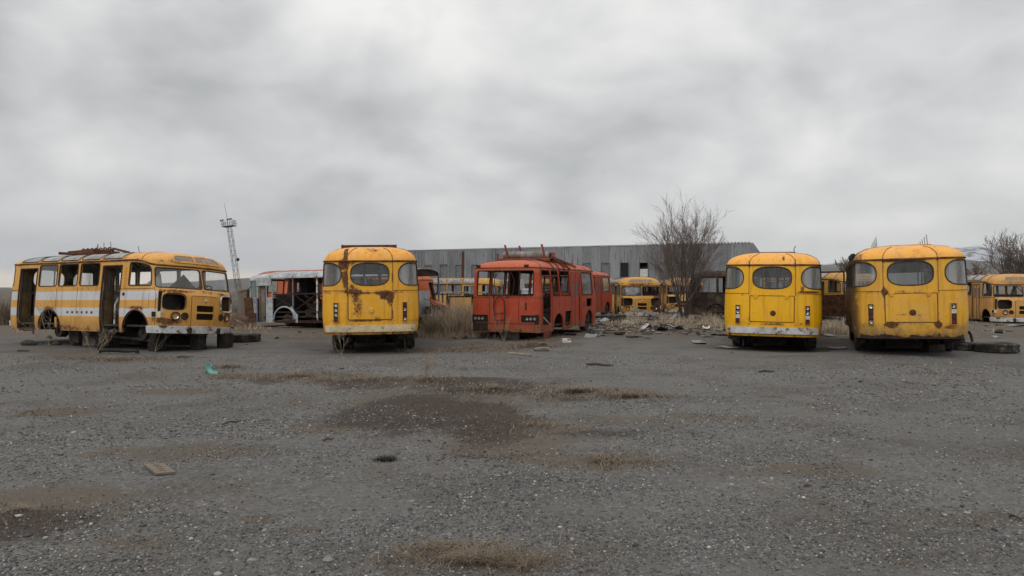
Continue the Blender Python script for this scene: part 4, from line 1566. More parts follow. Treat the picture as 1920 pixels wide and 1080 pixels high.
    for x in (0.03, Lw - 0.03):
        e = MB()
        e.add([(x - 0.03, 0.09, 0), (x - 0.03, 26, 0), (x - 0.03, 26, 3.05), (x - 0.03, 0.09, Hh - 0.06), (x + 0.03, 0.09, 0), (x + 0.03, 26, 0), (x + 0.03, 26, 3.05), (x + 0.03, 0.09, Hh - 0.06)],
              [(3, 2, 1, 0), (4, 5, 6, 7), (0, 1, 5, 4), (1, 2, 6, 5), (2, 3, 7, 6), (3, 0, 4, 7)])
        e.build('end_wall', m, root)
    MB().box((Lw / 2, 25.95, 1.5), (Lw - 0.2, 0.06, 3.0)).build('back_wall', m, root)


build_shed()

# ------------------------------------------------------------------ paints and the buses
RUSTY = 'seam'
PBW = paint('charred_bus_paint', (0.040, 0.028, 0.023), 9.5, rust=0.35, dirt=0.6, fade=0.5, chips=0.8, rough=0.9)
P1 = paint('striped_bus_paint', (0.63, 0.325, 0.070), 1.0, rust=0.25, stripes=((0.825, 1.055), (1.265, 1.505)), dirt=0.45, fade=0.35, chips=0.9, roof_lit_col=(0.72, 0.355, 0.085),
           blobs=[((2.0, -1.2, 1.02), (0.75, 0.3, 0.12), 0.16), ((5.9, -1.2, 1.06), (0.7, 0.3, 0.10), 0.14)] + [((2.95 + 0.22 * i, -1.25, 0.93), (0.075, 0.2, 0.055), 0.40) for i in range(6)]
           + [((6.8, -0.9, 0.72), (0.6, 0.7, 0.14), 0.2), ((6.8, -0.85, 1.50), (0.5, 0.6, 0.10), 0.16), ((6.8, 0.7, 1.45), (0.5, 0.5, 0.12), 0.14), ((6.7, -1.1, 1.0), (0.3, 0.3, 0.4), 0.08), ((3.3, -1.2, 0.52), (1.2, 0.3, 0.12), 0.13), ((3.5, -1.2, 1.6), (2.5, 0.3, 0.10), 0.08), ((6.95, 0, 1.52), (0.5, 1.2, 0.07), 0.10), ((6.5, 0.1, 2.45), (0.5, 0.5, 0.15), 0.08)])
P2 = paint('rust_streaked_bus_paint', (0.76, 0.385, 0.024), 2.0, rust=0.22, dirt=0.5, fade=0.55, chips=0.8, roof_lit_col=(0.86, 0.40, 0.055),
           blobs=[((-0.1, 0.66, 2.10), (0.6, 0.19, 0.60), 0.165), ((-0.2, 0.55, 2.2), (0.6, 0.36, 0.14), 0.14), ((-0.2, 0.62, 1.75), (0.6, 0.10, 0.42), 0.15), ((-0.2, 0.30, 1.15), (0.5, 0.20, 0.62), 0.165), ((-0.2, 0.42, 1.55), (0.5, 0.26, 0.30), 0.15), ((-0.25, -0.42, 1.42), (0.5, 0.34, 0.17), 0.20), ((-0.25, -0.50, 1.25), (0.5, 0.10, 0.28), 0.15),
                  ((-0.25, 0.0, 1.47), (0.5, 0.6, 0.06), 0.13), ((-0.1, 0.62, 2.5), (0.5, 0.07, 0.35), 0.3), ((0.2, -0.05, 2.56), (0.6, 0.42, 0.26), 0.115), ((-0.25, -0.2, 0.85), (0.5, 0.22, 0.09), 0.10), ((-0.25, 0, 0.79), (0.6, 0.7, 0.05), 0.14),
                  ((-0.1, 0, 2.31), (0.7, 1.2, 0.04), 0.16)])
P4 = paint('bright_bus_paint', (0.82, 0.425, 0.007), 4.0, rust=0.05, dirt=0.35, fade=0.3, chips=0.45, roof_lit_col=(0.87, 0.40, 0.05), rough=0.42,
           blobs=[((-0.2, -0.92, 1.60), (0.5, 0.42, 0.05), 0.42), ((-0.2, -0.75, 1.70), (0.4, 0.10, 0.14), 0.22), ((-0.1, -0.28, 2.5), (0.5, 0.07, 0.16), 0.25), ((-0.1, -0.5, 2.2), (0.5, 0.12, 0.14), 0.13), ((-0.25, 0, 0.73), (0.5, 0.9, 0.05), 0.14), ((-0.1, 0, 2.31), (0.7, 1.2, 0.03), 0.17), ((-0.25, 0, 1.08), (.3, .4, .08), .07)])
P5 = paint('ochre_bus_paint', (0.72, 0.375, 0.030), 5.0, rust=0.08, dirt=0.85, fade=0.6, chips=0.6, roof_lit_col=(0.86, 0.41, 0.065), side_dirt=(1.02, 1.2, 0.93),
           blobs=[((-0.25, 0.55, 1.55), (0.4, 0.10, 0.16), 0.30), ((-0.1, 0.1, 2.27), (0.6, 0.75, 0.06), 0.27), ((-0.25, 0.42, 0.74), (0.4, 0.22, 0.13), 0.30), ((-0.25, -0.55, 0.74), (0.4, 0.14, 0.14), 0.32), ((-0.25, -0.8, 0.68), (0.4, 0.2, 0.08), 0.22), ((-0.25, 0, 0.50), (0.6, 1.4, 0.12), 0.14),
                  ((-0.25, 0.2, 1.0), (0.3, 0.3, 0.06), 0.08), ((-0.25, 0, 0.98), (0.3, .7, 0.05), 0.07), ((-0.1, 1.1, 2.45), (0.6, 0.2, 0.2), 0.12)])
PR = paint('faded_red_bus_paint', (0.40, 0.053, 0.021), 3.0, rust=0.10, dirt=0.6, fade=0.28, chips=0.5, rough=0.6, roof_lit_col=(0.48, 0.105, 0.045),
           blobs=[((0.1, 0.9, 0.72), (0.5, 0.55, 0.30), 0.22), ((0.1, 0, 0.5), (0.6, 1.4, 0.14), 0.14), ((0.1, 1.15, 1.3), (0.3, 0.12, 1.0), 0.12), ((0.1, 0.75, 1.5), (0.4, 0.5, 0.07), 0.12), ((0.2, -0.9, 0.62), (0.5, 0.5, 0.14), 0.14), ((2.6, -1.2, 0.5), (2.5, 0.3, 0.12), 0.10)])
PRO = paint('orange_red_bus_paint', (0.46, 0.105, 0.04), 8.0, rust=0.10, dirt=0.4, fade=0.5, chips=0.6, rough=0.65)
PB1 = paint('yard_yellow_paint', (0.50, 0.265, 0.050), 6.0, rust=0.26, dirt=0.8, fade=0.7, chips=0.6)
PB3 = paint('half_stripped_bus_paint', (0.58, 0.30, 0.050), 6.5, rust=0.28, dirt=0.9, fade=0.7, chips=0.8, blobs=[((6.8, 0.95, 1.0), (0.9, 0.55, 1.3), 0.30), ((6.8, -0.2, 2.2), (0.8, 1.2, 0.14), 0.16), ((6.8, -0.9, 1.0), (0.6, 0.5, 0.3), 0.14)])
PB2 = paint('dull_tan_bus_paint', (0.55, 0.28, 0.07), 7.0, rust=0.24, dirt=0.8, fade=0.7, chips=0.8)
PBR = paint('burnt_brown_bus_paint', (0.085, 0.052, 0.040), 9.0, rust=0.35, dirt=0.6, fade=0.5, chips=0.8, rough=0.85)

# front row
bus1 = paz('yellow bus with white stripes, no wheels, standing on blocks', (-14.32, 23.14), -28.8, P1, -0.05, noglass=('r1', 'r2', 'cab_r', 'l0', 'l1', 'l2', 'l3', 'l4', 'cab_l'), wheels=(False, False),
           shell=PAZ_LOW, rear_ref=False, tilt=(-3.6, -0.5), group='yellow buses of the front row', seats=False, grille=('open', 'framed'))
bus2 = paz('yellow bus with long rust streaks down its rear and a cream bumper', (-3.64, 19.2), 98.0, P2, 0.03, tilt=(-0.5, 0), wheel_drop=0.085, shell=PAZ_HIGH, bumper='cream', group='yellow buses of the front row', noglass=('r1',), mat_in='inner')
bus4 = paz('clean bright yellow bus seen from behind, with a white bumper', (6.86, 19.75), 69.3, P4, -0.055, tilt=(0.5, 0), wheel_drop=0.085, bumper='white', group='yellow buses of the front row', noglass=('cab_l',))
bus5 = paz('ochre yellow bus without rear bumper, its skirt torn and its side dark brown', (9.49, 17.7), 67.5, P5, 0.03, group='yellow buses of the front row', rear_bumper=False, noglass=('l1', 'l3', 'cab_l'), tilt=(-1.2, 0))
bus3 = boxbus('gutted red bus with rack and ladder, seen from its rear corner', (-0.25, 23.7), 67.5, PR, -0.16, group='boxy red buses', glass_keys=('shield', 'cab_r'))


def extras_bus1():
    rk = MB()
    rk.bar((0.85, 0.15, 2.70), (2.70, 0.15, 2.735), 0.06, 0.13)
    rk.bar((1.3, -0.35, 2.66), (2.65, -0.35, 2.69), 0.05, 0.10)
    for i in range(7):
        x = 1.22 + i * 0.215
        rk.tube([(x + 0.085 * math.cos(math.pi * k / 6), 0.15, 2.765 + 0.075 * math.sin(math.pi * k / 6)) for k in range(7)], 0.022, 5)
    rk.bar((2.70, 0.15, 2.80), (3.65, 0.0, 2.64), 0.07, 0.06).bar((0.9, -0.4, 2.66), (0.9, 0.4, 2.70), 0.05, 0.08).bar((2.6, -0.4, 2.66), (2.6, 0.4, 2.70), 0.05, 0.08)
    for x in (1.0, 1.8, 2.55):
        rk.bar((x, 0.15, 2.50), (x, 0.15, 2.68), 0.04)
    rk.V = [(v[0], v[1], v[2] + 0.06) for v in rk.V]
    rk.build('roof_rack', M['rust'], bus1)
    for x, dx, h in ((1.75, 0.1, 0.20), (1.9, -0.05, 0.20), (2.2, -0.06, 0.22), (2.6, -0.14, 0.24), (3.9, -0.12, 0.06)):
        MB().tube([(x, 0.2, 2.58), (x + dx, 0.2, 2.84 + h)], 0.008, 4).build('bent_wire', M['rust_dark'], bus1)
    # dangling broom-thin mirror arm at the left front and a bent grab pole in the doorway
    g = MB().tube([(4.62, -0.95, 0.62), (4.62, -0.95, 1.15), (4.75, -0.95, 1.35)], 0.028, 6)
    g.build('white_handrail', M['white'], bus1, 50)
    MB().tube([(4.5, -0.9, 1.45), (5.1, -0.6, 1.62), (5.2, -0.6, 1.0)], 0.02, 6).build('handrail', M['rubber'], bus1, 50)
    # torn lining sheets leaning inside behind the windscreen
    a = MB()
    a.add([(5.8, -1.0, 1.5), (6.5, -0.9, 1.5), (6.3, -0.85, 1.98), (5.95, -0.95, 1.75), (5.8, -1.0, 1.47), (6.5, -0.92, 1.47), (6.3, -0.87, 1.95), (5.95, -0.97, 1.72)], [(0, 1, 2, 3), (7, 6, 5, 4), (0, 3, 7, 4), (1, 5, 6, 2), (2, 6, 7, 3), (0, 4, 5, 1)])
    a.add([(6.2, -0.7, 1.48), (6.6, 0.2, 1.48), (6.35, -0.2, 2.0), (6.2, -0.68, 1.46), (6.58, 0.2, 1.46), (6.33, -0.18, 1.98)], [(0, 1, 2), (5, 4, 3), (0, 3, 4, 1), (1, 4, 5, 2), (2, 5, 3, 0)])
    a.build('torn_lining', M['sheet'], bus1)
    # rust-eaten arch lip, access flap, plate patch
    s = PAZ
    for cx in (2.06, 5.91):
        lp = [(s.uR(cx) - 0.54 * math.cos(math.pi * i / 14), 0.47 + 0.54 * math.sin(math.pi * i / 14)) for i in range(15)]
        loop_tube('arch_lip', s.wall, lp, 0.022, M['rust'], bus1, 0.0, 0.06, closed=False)
    patch('access_flap', s.wall, rrect(s.uR(2.70), s.uR(3.28), 0.50, 0.79, 0.02), [], 0.15, P1, bus1, 0.008, 0.01)
    patch('access_flap', s.wall, rrect(s.uR(5.78), s.uR(6.42), 1.08, 1.46, 0.02), [], 0.15, P1, bus1, 0.008, 0.01)
    patch('access_flap', s.wall, rrect(s.uR(2.34), s.uR(2.44), 0.50, 0.79, 0.02), [], 0.15, P1, bus1, 0.008, 0.01)
    c = surf_off(s.wall, [(s.uR(5.38), 1.42)], 0.0)[0]
    MB().lathe([(0.05, 0.02), (0.045, -0.012), (0, -0.014)], c, 'y', 12).build('filler_cap', M['black'], bus1, 40)
    # embossed letters faded on the pillar behind the front door
    lt = MB()
    for i in range(7):
        zz = 2.10 - i * 0.085
        for dx in ((-0.03, 0.03) if i % 2 else (0.0, 0.035)):
            q = surf_off(s.wall, [(s.uR(5.38 + dx), zz)], 0.006)[0]
            lt.box(q, (0.016, 0.012, 0.055))
        q = surf_off(s.wall, [(s.uR(5.38), zz)], 0.006)[0]
        lt.box(q, (0.06, 0.012, 0.014))
    lt.build('raised_lettering', P1, bus1)
    # mirror arm and hanging belly sheet
    MB().tube([(7.0, 1.12, 1.58), (7.08, 1.35, 1.68), (7.1, 1.45, 1.78)], 0.012, 5).build('mirror_arm', M['rubber'], bus1)
    MB().tube([(0.55, -1.2, 0.42), (0.9, -1.23, 0.40), (1.35, -1.26, 0.42), (1.42, -1.28, 0.30)], 0.03, 5).build('torn_sill', M['rust'], bus1)
    # exposed wires at the left headlamp
    w = MB()
    for k in range(4):
        w.tube([(7.0, 0.98, 0.85), (7.12, 1.05 + 0.05 * k, 0.75), (7.08, 0.9 + 0.12 * k, 0.55)], 0.009, 4)
    w.build('loose_wire', M['weed'], bus1)
    # gearbox and tank under the floor
    u = MB()
    u.box((5.2, 0.1, 0.42), (1.3, 0.55, 0.34), taper=0.8).box((3.2, -0.6, 0.40), (0.9, 0.4, 0.26)).tube([(2.1, 0.1, 0.40), (4.6, 0.1, 0.40)], 0.05, 6)
    u.box((6.1, -0.8, 0.42), (0.5, 0.25, 0.18)).bar((6.2, -0.9, 0.42), (7.0, 0.0, 0.38), 0.06)
    u.tube([(2.06, -0.75, 0.42), (2.06, -0.95, 0.42)], 0.20, 12).tube([(5.91, -0.75, 0.42), (5.91, -1.0, 0.42)], 0.18, 12)
    u.box((4.05, -0.65, 0.27), (0.55, 0.5, 0.46), taper=1.15).box((4.75, -0.35, 0.26), (0.85, 0.45, 0.34), taper=1.2).box((2.75, -0.75, 0.28), (0.4, 0.3, 0.40), taper=1.3)
    u.box((5.5, 0.3, 0.24), (0.9, 0.7, 0.3), taper=1.1).bar((4.3, -0.8, 0.30), (6.3, -0.9, 0.22), 0.07).bar((2.3, 0.6, 0.22), (5.0, 0.5, 0.18), 0.09).box((3.3, 0.6, 0.25), (1.1, 0.5, 0.35))
    u.build('running_gear', M['chassis'], bus1)


extras_bus1()


def extras_rear():
    # cross rail on the roof of the rust-streaked bus
    a = MB()
    a.bar((0.95, 0.80, 2.755), (0.95, -0.66, 2.765), 0.07, 0.075)
    for y in (0.79, -0.65):
        a.bar((0.92, y, 2.70), (3.0, y, 2.73), 0.05, 0.06)
        a.box((0.95, y, 2.735), (0.08, 0.05, 0.13))
    a.build('roof_rack', M['rust'], bus2)
    # hanging mud flap / torn corner and belly parts at the rear
    for b, yy in ((bus2, -1.08), (bus4, 1.0), (bus5, -1.0)):
        f = MB()
        f.tube([(-0.05, yy * 1.06, 0.47), (-0.02, yy * 1.08, 0.36), (0.02, yy, 0.34), (0.0, yy * 0.72, 0.42)], [0.05, 0.07, 0.07, 0.04], 7)
        f.build('torn_skirt', M['rust_dark'], b, 50)
    for b in (bus2, bus4, bus5):
        u = MB()
        u.box((0.75, 0.2, 0.42), (0.5, 0.9, 0.22)).tube([(1.0, -0.5, 0.40), (0.2, -0.75, 0.40)], 0.05, 8)
        u.box((1.3, 0.55, 0.36), (0.12, 0.35, 0.2)).box((1.2, -0.55, 0.34), (0.3, 0.2, 0.2))
        u.tube([(2.2, 0.0, 0.42), (5.4, 0.0, 0.5)], 0.05, 6)
        u.box((1.35, 0.05, 0.26), (0.9, 0.75, 0.30), taper=1.2).box((2.6, -0.3, 0.20), (0.8, 0.7, 0.34), taper=1.15).tube([(2.06, -0.55, 0.20), (2.06, 0.55, 0.20)], [0.14, 0.14], 10).box((1.55, 0.62, 0.22), (0.25, 0.16, 0.34)).box((1.55, -0.60, 0.24), (0.2, 0.14, 0.30))
        u.build('running_gear', M['chassis'], b, 50)
    # roof hatch rails on the two right-hand buses
    for b, y0, y1 in ((bus4, 0.42, -0.55), (bus5, 0.30, -0.62)):
        h = MB()
        h.box((1.9, (y0 + y1) / 2, 2.715), (1.1, abs(y1 - y0), 0.035)).box((1.34, y1 + 0.02, 2.70), (0.05, 0.08, 0.05))
        h.build('roof_hatch', M['rust'] if b is bus4 else P5, b)
    w = MB()
    w.tube([(1.3, -0.56, 2.70), (1.3, -0.53, 2.80), (1.35, -0.58, 2.90)], 0.012, 4)
    w.build('aerial', M['rust_dark'], bus4)
    for y in (0.60, -0.55):
        for k in range(5):
            MB().tube([(1.2 + 0.45 * k, y, 2.64), (1.15 + 0.45 * k, y + 0.03, 2.84 + 0.03 * (4 - k))], 0.009, 4).build('bent_rod', M['rust_dark'], bus5)
        MB().box((1.2, y, 2.665), (0.08, 0.14, 0.03)).build('rod_base', M['rust_dark'], bus5)
    # side roof wreckage along the left gutter of the ochre bus
    g = MB()
    rn = random.Random(3)
    pts = PAZ.roof(np.linspace(PAZ.uL(3.2), PAZ.uL(0.8), 10), np.full(10, 0.18))
    for i in range(9):
        p = Vector(pts[i])
        g.box(p + Vector((0, 0.02, 0.03)), (0.25, 0.06 + rn.random() * 0.05, 0.06 + rn.random() * 0.08), rn.uniform(-.2, .2))
    g.build('torn_roof_edge', M['rust_dark'], bus5)
    # ragged torn skirt along the rear of the ochre bus
    tk = MB()
    hg0 = 0.01
    ys = np.sort(rng.uniform(-1.15, 1.15, 70))[::-1]
    hh = fbm(ys * 4.0, ys * 0, 9, 4, 0.7)
    P = surf_off(PAZ.wall, [(PAZ.uB(y), 0.445) for y in ys], 0.004)
    for i in range(69):
        hgt = 0.005 + 0.16 * max(0.0, hh[i] - 0.38) * (1.5 if 0.2 < ys[i] < 0.6 else 1)
        a_, b_ = Vector(P[i]), Vector(P[i + 1])
        tk.add([a_ + Vector((0, 0, -0.03)), b_ + Vector((0, 0, -0.03)), b_ + Vector((0, 0, hgt)), a_ + Vector((0, 0, hg0)), a_ + Vector((-0.02, 0, -0.03)), b_ + Vector((-0.02, 0, -0.03)), b_ + Vector((-0.02, 0, hgt)), a_ + Vector((-0.02, 0, hg0))],
               [(0, 1, 2, 3), (7, 6, 5, 4), (0, 4, 5, 1), (1, 5, 6, 2), (2, 6, 7, 3), (3, 7, 4, 0)])
        hg0 = hgt
    tk.build('torn_rust_edge', M['rust_dark'], bus5)
    # white rubbed door sill lamps etc. on the side of the ochre bus: brown driver's door swung open
    d = MB()
    o = PAZ.wall(np.array([PAZ.uL(5.42)]), np.array([1.2]))[0]
    x, y = o[0], o[1] + 0.03
    for (a, b, w_) in (((x, y, 0.78), (x, y + 0.80, 0.78), 0.05), ((x, y, 1.42), (x, y + 0.80, 1.42), 0.05), ((x, y, 2.16), (x, y + 0.72, 2.16), 0.055), ((x, y + 0.02, 0.78), (x, y + 0.02, 2.16), 0.05), ((x, y + 0.79, 0.78), (x, y + 0.79, 1.42), 0.05), ((x, y + 0.79, 1.42), (x, y + 0.70, 2.16), 0.05)):
        d.bar(a, b, w_)
    do = d.build('driver_door', M['rust'], bus5)
    e = MB().box((x, y + 0.40, 1.10), (0.025, 0.74, 0.62))
    e.bar((x - 0.02, y + 0.05, 1.15), (x - 0.02, y + 0.75, 1.30), 0.02, 0.04)
    e.build('door_skin', M['rust'], do)


extras_rear()


def extras_red():
    s = BOX
    # ladder of bent tube on the rear
    l = MB()
    lx = -0.06
    l.tube([(lx, 0.24, 0.62), (lx, 0.30, 0.9), (lx - 0.03, 0.33, 1.25), (lx - 0.03, 0.22, 1.50), (lx - 0.02, 0.08, 1.55), (lx - 0.03, -0.03, 1.42), (lx, -0.05, 0.95), (lx, -0.02, 0.60)], 0.017, 6)
    for z in (0.78, 1.0):
        l.tube([(lx, 0.28, z), (lx, -0.03, z + 0.02)], 0.014, 5)
    l.tube([(lx, 0.33, 1.2), (lx + 0.03, 0.36, 1.55), (lx + 0.09, 0.34, 2.1), (lx + 0.14, 0.18, 2.42)], 0.013, 5)
    l.tube([(lx, -0.05, 1.5), (lx + 0.06, -0.30, 1.62), (lx + 0.1, -0.34, 2.05), (lx + 0.14, -0.16, 2.40)], 0.013, 5)
    l.build('ladder', M['rust_dark'], bus3, 50)
    # window posts still standing in the rear opening
    for y, m_ in ((0.45, 'rust_dark'), (0.10, 'sheet'), (-0.50, 'rust_dark')):
        MB().tube([(0.04, y, 1.57), (0.09, y, 2.37)], 0.024 if m_ != 'sheet' else 0.014, 6).build('window_post', M[m_], bus3)
    MB().tube([(0.02, -0.74, 1.12), (-0.02, -0.74, 1.16), (-0.02, -0.73, 1.28), (0.02, -0.73, 1.34)], 0.022, 6).build('handle', M['rust_dark'], bus3)
    # leaning side pillars, torn roof frame
    for x0, x1 in ((1.16, 0.98), (1.97, 1.78), (3.10, 3.02)):
        MB().tube([(x1, -1.17, 2.42), (x0, -1.21, 1.50)], 0.03, 6).build('side_post', PR, bus3)
    MB().tube([(1.1, -1.15, 0.62), (0.3, -1.16, 0.95)], 0.02, 5).build('door_bar', M['white'], bus3)
    # rack: cylinder carried across, rails and fallen bars
    c = MB().lathe([(0.0, -0.85), (0.10, -0.85), (0.13, -0.80), (0.13, 0.75), (0.10, 0.82), (0.0, 0.82)], (1.9, 0.0, 2.93), 'y', 14)
    c.build('gas_cylinder', M['sheet'], bus3, 40)
    r = MB()
    r.bar((1.65, -0.95, 2.77), (1.65, 0.95, 2.77), 0.06, 0.10).bar((2.15, -0.95, 2.77), (2.15, 0.95, 2.77), 0.06, 0.10)
    r.box((1.62, 0.93, 2.86), (0.06, 0.05, 0.24))
    for x, y in ((1.75, 0.62), (2.4, 0.35), (1.75, -0.72)):
        r.tube([(x, y, 2.80), (x, y + 0.03, 3.05), (x, y + 0.10, 3.28)], 0.035, 6)
    r.bar((1.9, -0.95, 2.85), (4.4, -1.0, 2.58), 0.05, 0.05).bar((2.1, -0.7, 2.86), (4.0, -1.08, 2.56), 0.05).bar((1.8, -0.95, 2.83), (3.2, -1.14, 2.50), 0.045).bar((2.2, -0.5, 2.82), (4.6, -0.6, 2.74), 0.05)
    for x, a_ in ((2.0, -0.9), (2.1, -0.82), (1.9, -0.98)):
        r.box((x, a_, 2.92), (0.16, 0.10, 0.16), 0.5)
    r.tube([(4.2, -0.9, 2.66), (4.25, -0.92, 2.9), (4.2, -0.95, 3.05)], 0.014, 4)
    r.build('roof_rack', M['rust_red'], bus3, 50)
    for x in (1.35, 1.9, 2.45, 3.0):
        pts = [(x, -0.6, 2.78), (x + 0.05, -1.0, 2.66), (x + 0.06, -1.17, 2.46), (x + 0.10, -1.19, 2.2)]
        MB().tube(pts, 0.018, 5).build('loose_strap', M['rust_dark'], bus3, 50)
    # torn sheet under the rear corner
    t = MB()
    t.add([(0.35, -1.20, 0.42), (1.25, -1.20, 0.42), (0.85, -1.05, 0.02), (0.35, -1.18, 0.42), (1.25, -1.18, 0.42), (0.85, -1.02, 0.02)], [(0, 2, 1), (3, 4, 5), (0, 1, 4, 3), (1, 2, 5, 4), (2, 0, 3, 5)])
    t.build('torn_skirt', PR, bus3)
    u = MB().box((0.9, 0, 0.36), (0.9, 1.4, 0.2)).box((1.85, 0, 0.30), (0.5, 1.7, 0.26))
    u.build('running_gear', M['chassis'], bus3)
    MB().box((0.15, -0.2, 0.30), (0.35, 0.5, 0.30), 0.3).build('hanging_tank', M['chassis'], bus3)
    # emblem
    q = surf_off(s.wall, [(s.uR(4.7), 1.20)], 0.0)[0]
    MB().lathe([(0.12, 0.01), (0.118, -0.006), (0, -0.007)], q, 'y', 16).build('round_emblem', M['rust_red'], bus3)


extras_red()

# middle distance
boxbus('second red bus, standing just past the front of the gutted red bus', (2.15, 38.0), 66, PR, -0.12, step=0.25, detail=1, glass_keys=('shield', 'cab_r', 'side'))
boxbus('orange red bus mostly hidden behind the stripped white bus', (-9.9, 33.6), 2, PRO, -0.45, step=0.25, detail=1, glass_keys=())
boxbus('orange red bus showing only its roof above the stripped white bus', (-8.4, 37.6), 141, PRO, -0.15, step=0.25, detail=1, glass_keys=())
FAR = dict(step=0.2, detail=1, wheels=(False, False), seats=False, group='yellow buses further back in the yard')
paz('yellow bus seen side on behind the dry grass clump', (-7.6, 48.0), -4, PB1, -0.42, noglass=('all',), **FAR)
paz('yellow bus seen through the side openings of the gutted red bus', (2.7, 56.0), 95, PB1, -0.35, **FAR)
paz('bright yellow bus end glimpsed between the red bus and the yellow bus with open hatch', (7.2, 53.0), 97, PB1, -0.36, **FAR)
paz('derelict yellow bus facing the camera left of the bare tree', (7.55, 50.6), -90, PB3, -0.39, grille=('open', 'open'), noglass=('shield_l',), **FAR)
paz('tan bus standing behind the bare tree', (12.1, 55.5), -97, PB2, -0.36, noglass=('all',), **FAR)
paz('yellow bus seen in the gap above the open brown door', (15.9, 45.0), -72, PB1, -0.20, noglass=('cab_r',), **FAR)
paz('dirty yellow bus at the right edge, facing the camera', (25.2, 42.0), -100, PB2, -0.36, noglass=('all',), doors='closed', **FAR)
boxbus('burnt dark brown bus beside the bare tree', (16.0, 39.6), 177, PBW, -0.16, step=0.25, detail=1, glass_keys=(), mat_in='inner_dark')


def white_bus():
    A, B = Vector((-11.15, 31.6, 0)), Vector((-4.25, 29.25, 0))
    d = B - A
    L = d.length
    root = empty('bus', A, math.atan2(d.y, d.x), 'white and blue bus stripped to its frame, behind the yellow buses', 'bus', rot=(0, R(-0.9), math.atan2(d.y, d.x)))
    Wd = 2.5
    n = 16
    # roof skin in bays
    prof = [(0.0, 2.06), (0.03, 2.14), (0.14, 2.22), (0.40, 2.29), (0.9, 2.33), (1.6, 2.33), (2.1, 2.29), (2.36, 2.22), (2.47, 2.14), (2.5, 2.06)]
    edges = [0.05, 1.1, 2.2, 3.36, 4.5, 5.6, 6.7, 7.7, L]
    for i in range(len(edges) - 1):
        a, b = edges[i] + 0.012, edges[i + 1] - 0.012
        m = MB()
        sag = 0.06 if i == 0 else 0.0
        for (y, z) in prof:
            m.V += [(a, y, z - sag * 1.6), (b, y, z), (a, y, z - 0.03 - sag * 1.6), (b, y, z - 0.03)]
        for k in range(len(prof) - 1):
            q = 4 * k
            m.F += [(q, q + 1, q + 5, q + 4), (q + 2, q + 6, q + 7, q + 3), (q, q + 4, q + 6, q + 2), (q + 1, q + 3, q + 7, q + 5)]
        m.build('roof_panel', M['white_rusty'], root, 40)
    for x in edges[2:-1]:
        for y in (0.05, 2.45):
            MB().bar((x, y, 0.25), (x, y, 2.10), 0.05, 0.06).build('post', M['white'] if (y < 1 and x in (3.36,)) else M['steel'], root)
        MB().tube([(x, p, q - 0.045) for p, q in prof], 0.025, 5).build('roof_bow', M['rust_dark'], root)
    fr = MB()
    for y in (0.05, 2.45):
        fr.bar((1.2, y, 1.36), (L, y, 1.40), 0.05, 0.06).bar((1.2, y, 0.62), (L, y, 0.62), 0.05, 0.06).bar((1.3, y, 0.22), (L, y, 0.22), 0.06, 0.10)
        for i in range(2, len(edges) - 2):
            a, b = edges[i], edges[i + 1]
            fr.bar((a, y, 0.62), (b, y, 1.38), 0.035).bar((b, y, 0.62), (a, y, 1.38), 0.035)
        fr.bar((1.25, y, 1.30), (2.2, y, 0.80), 0.035).bar((1.3, y, 0.85), (2.2, y, 1.36), 0.03)
    fr.build('side_frame', M['rust_dark'], root)
    MB().box((4.6, 1.25, 0.42), (7.8, 2.3, 0.06)).build('floor', M['floor'], root)
    # far side: partly skinned
    MB().box((1.0, 2.47, 1.0), (1.6, 0.05, 0.9)).box((5.5, 2.47, 0.55), (5.0, 0.04, 0.5)).build('far_panel', M['inner_dark'], root)
    MB().box((1.95, 1.6, 1.45), (0.35, 0.9, 1.3)).box((1.6, 1.0, 1.05), (0.9, 1.4, 0.6)).build('partition', M['black'], root)
    # nose
    fc = MB()
    fc.box((0.22, 0.06, 0.70), (0.40, 0.06, 1.0))
    fc.build('corner_panel', M['white_rusty'], root)
    MB().box((0.22, 0.026, 1.10), (0.402, 0.02, 0.17)).box((0.25, 0.026, 0.36), (0.36, 0.02, 0.34)).build('blue_band', M['blue'], root)
    wf = MB()
    wf.bar((0.08, 0.06, 1.2), (0.08, 0.06, 2.06), 0.05).bar((0.44, 0.06, 1.2), (0.44, 0.06, 2.06), 0.05).bar((0.06, 0.06, 1.99), (0.46, 0.06, 2.03), 0.05).bar((0.06, 0.06, 1.22), (0.46, 0.06, 1.22), 0.05)
    w = wf.build('window', M['white_rusty'], root)
    MB().box((0.26, 0.06, 1.6), (0.32, 0.01, 0.74)).build('pane', M['teal_glass'], w)
    MB().box((0.80, 0.02, 1.90), (0.74, 0.08, 0.33)).build('door_header', M['white_rusty'], root)
    MB().box((0.62, 0.16, 1.0), (0.26, 0.05, 1.5)).bar((0.5, 0.12, 0.2), (0.5, 0.12, 1.75), 0.05).build('door_leaf', M['wood'], root)
    dw = MB()
    dw.box((1.05, 0.03, 0.72), (0.33, 0.05, 1.05)).bar((0.90, 0.03, 1.24), (0.90, 0.03, 1.75), 0.04).bar((1.2, 0.03, 1.24), (1.2, 0.03, 1.75), 0.04).bar((0.9, 0.03, 1.73), (1.2, 0.03, 1.73), 0.04)
    dw.build('door_leaf', M['white_rusty'], root)
    fp = MB()
    fp.box((0.02, 1.25, 0.7), (0.06, 2.3, 1.0)).bar((0.0, 0.1, 1.25), (0.08, 0.1, 2.0), 0.06).bar((0.0, 1.25, 1.2), (0.08, 1.25, 2.0), 0.05).bar((0.0, 2.4, 1.2), (0.08, 2.4, 2.0), 0.05).bar((0.05, 0.1, 2.0), (0.05, 2.4, 2.0), 0.08)
    fp.build('front_panel', M['rust'], root)
    # wheel arch and hub
    ar = MB()
    pts = [(1.8 - 0.52 * math.cos(math.pi * i / 12), -0.01, 0.32 + 0.52 * math.sin(math.pi * i / 12)) for i in range(13)]
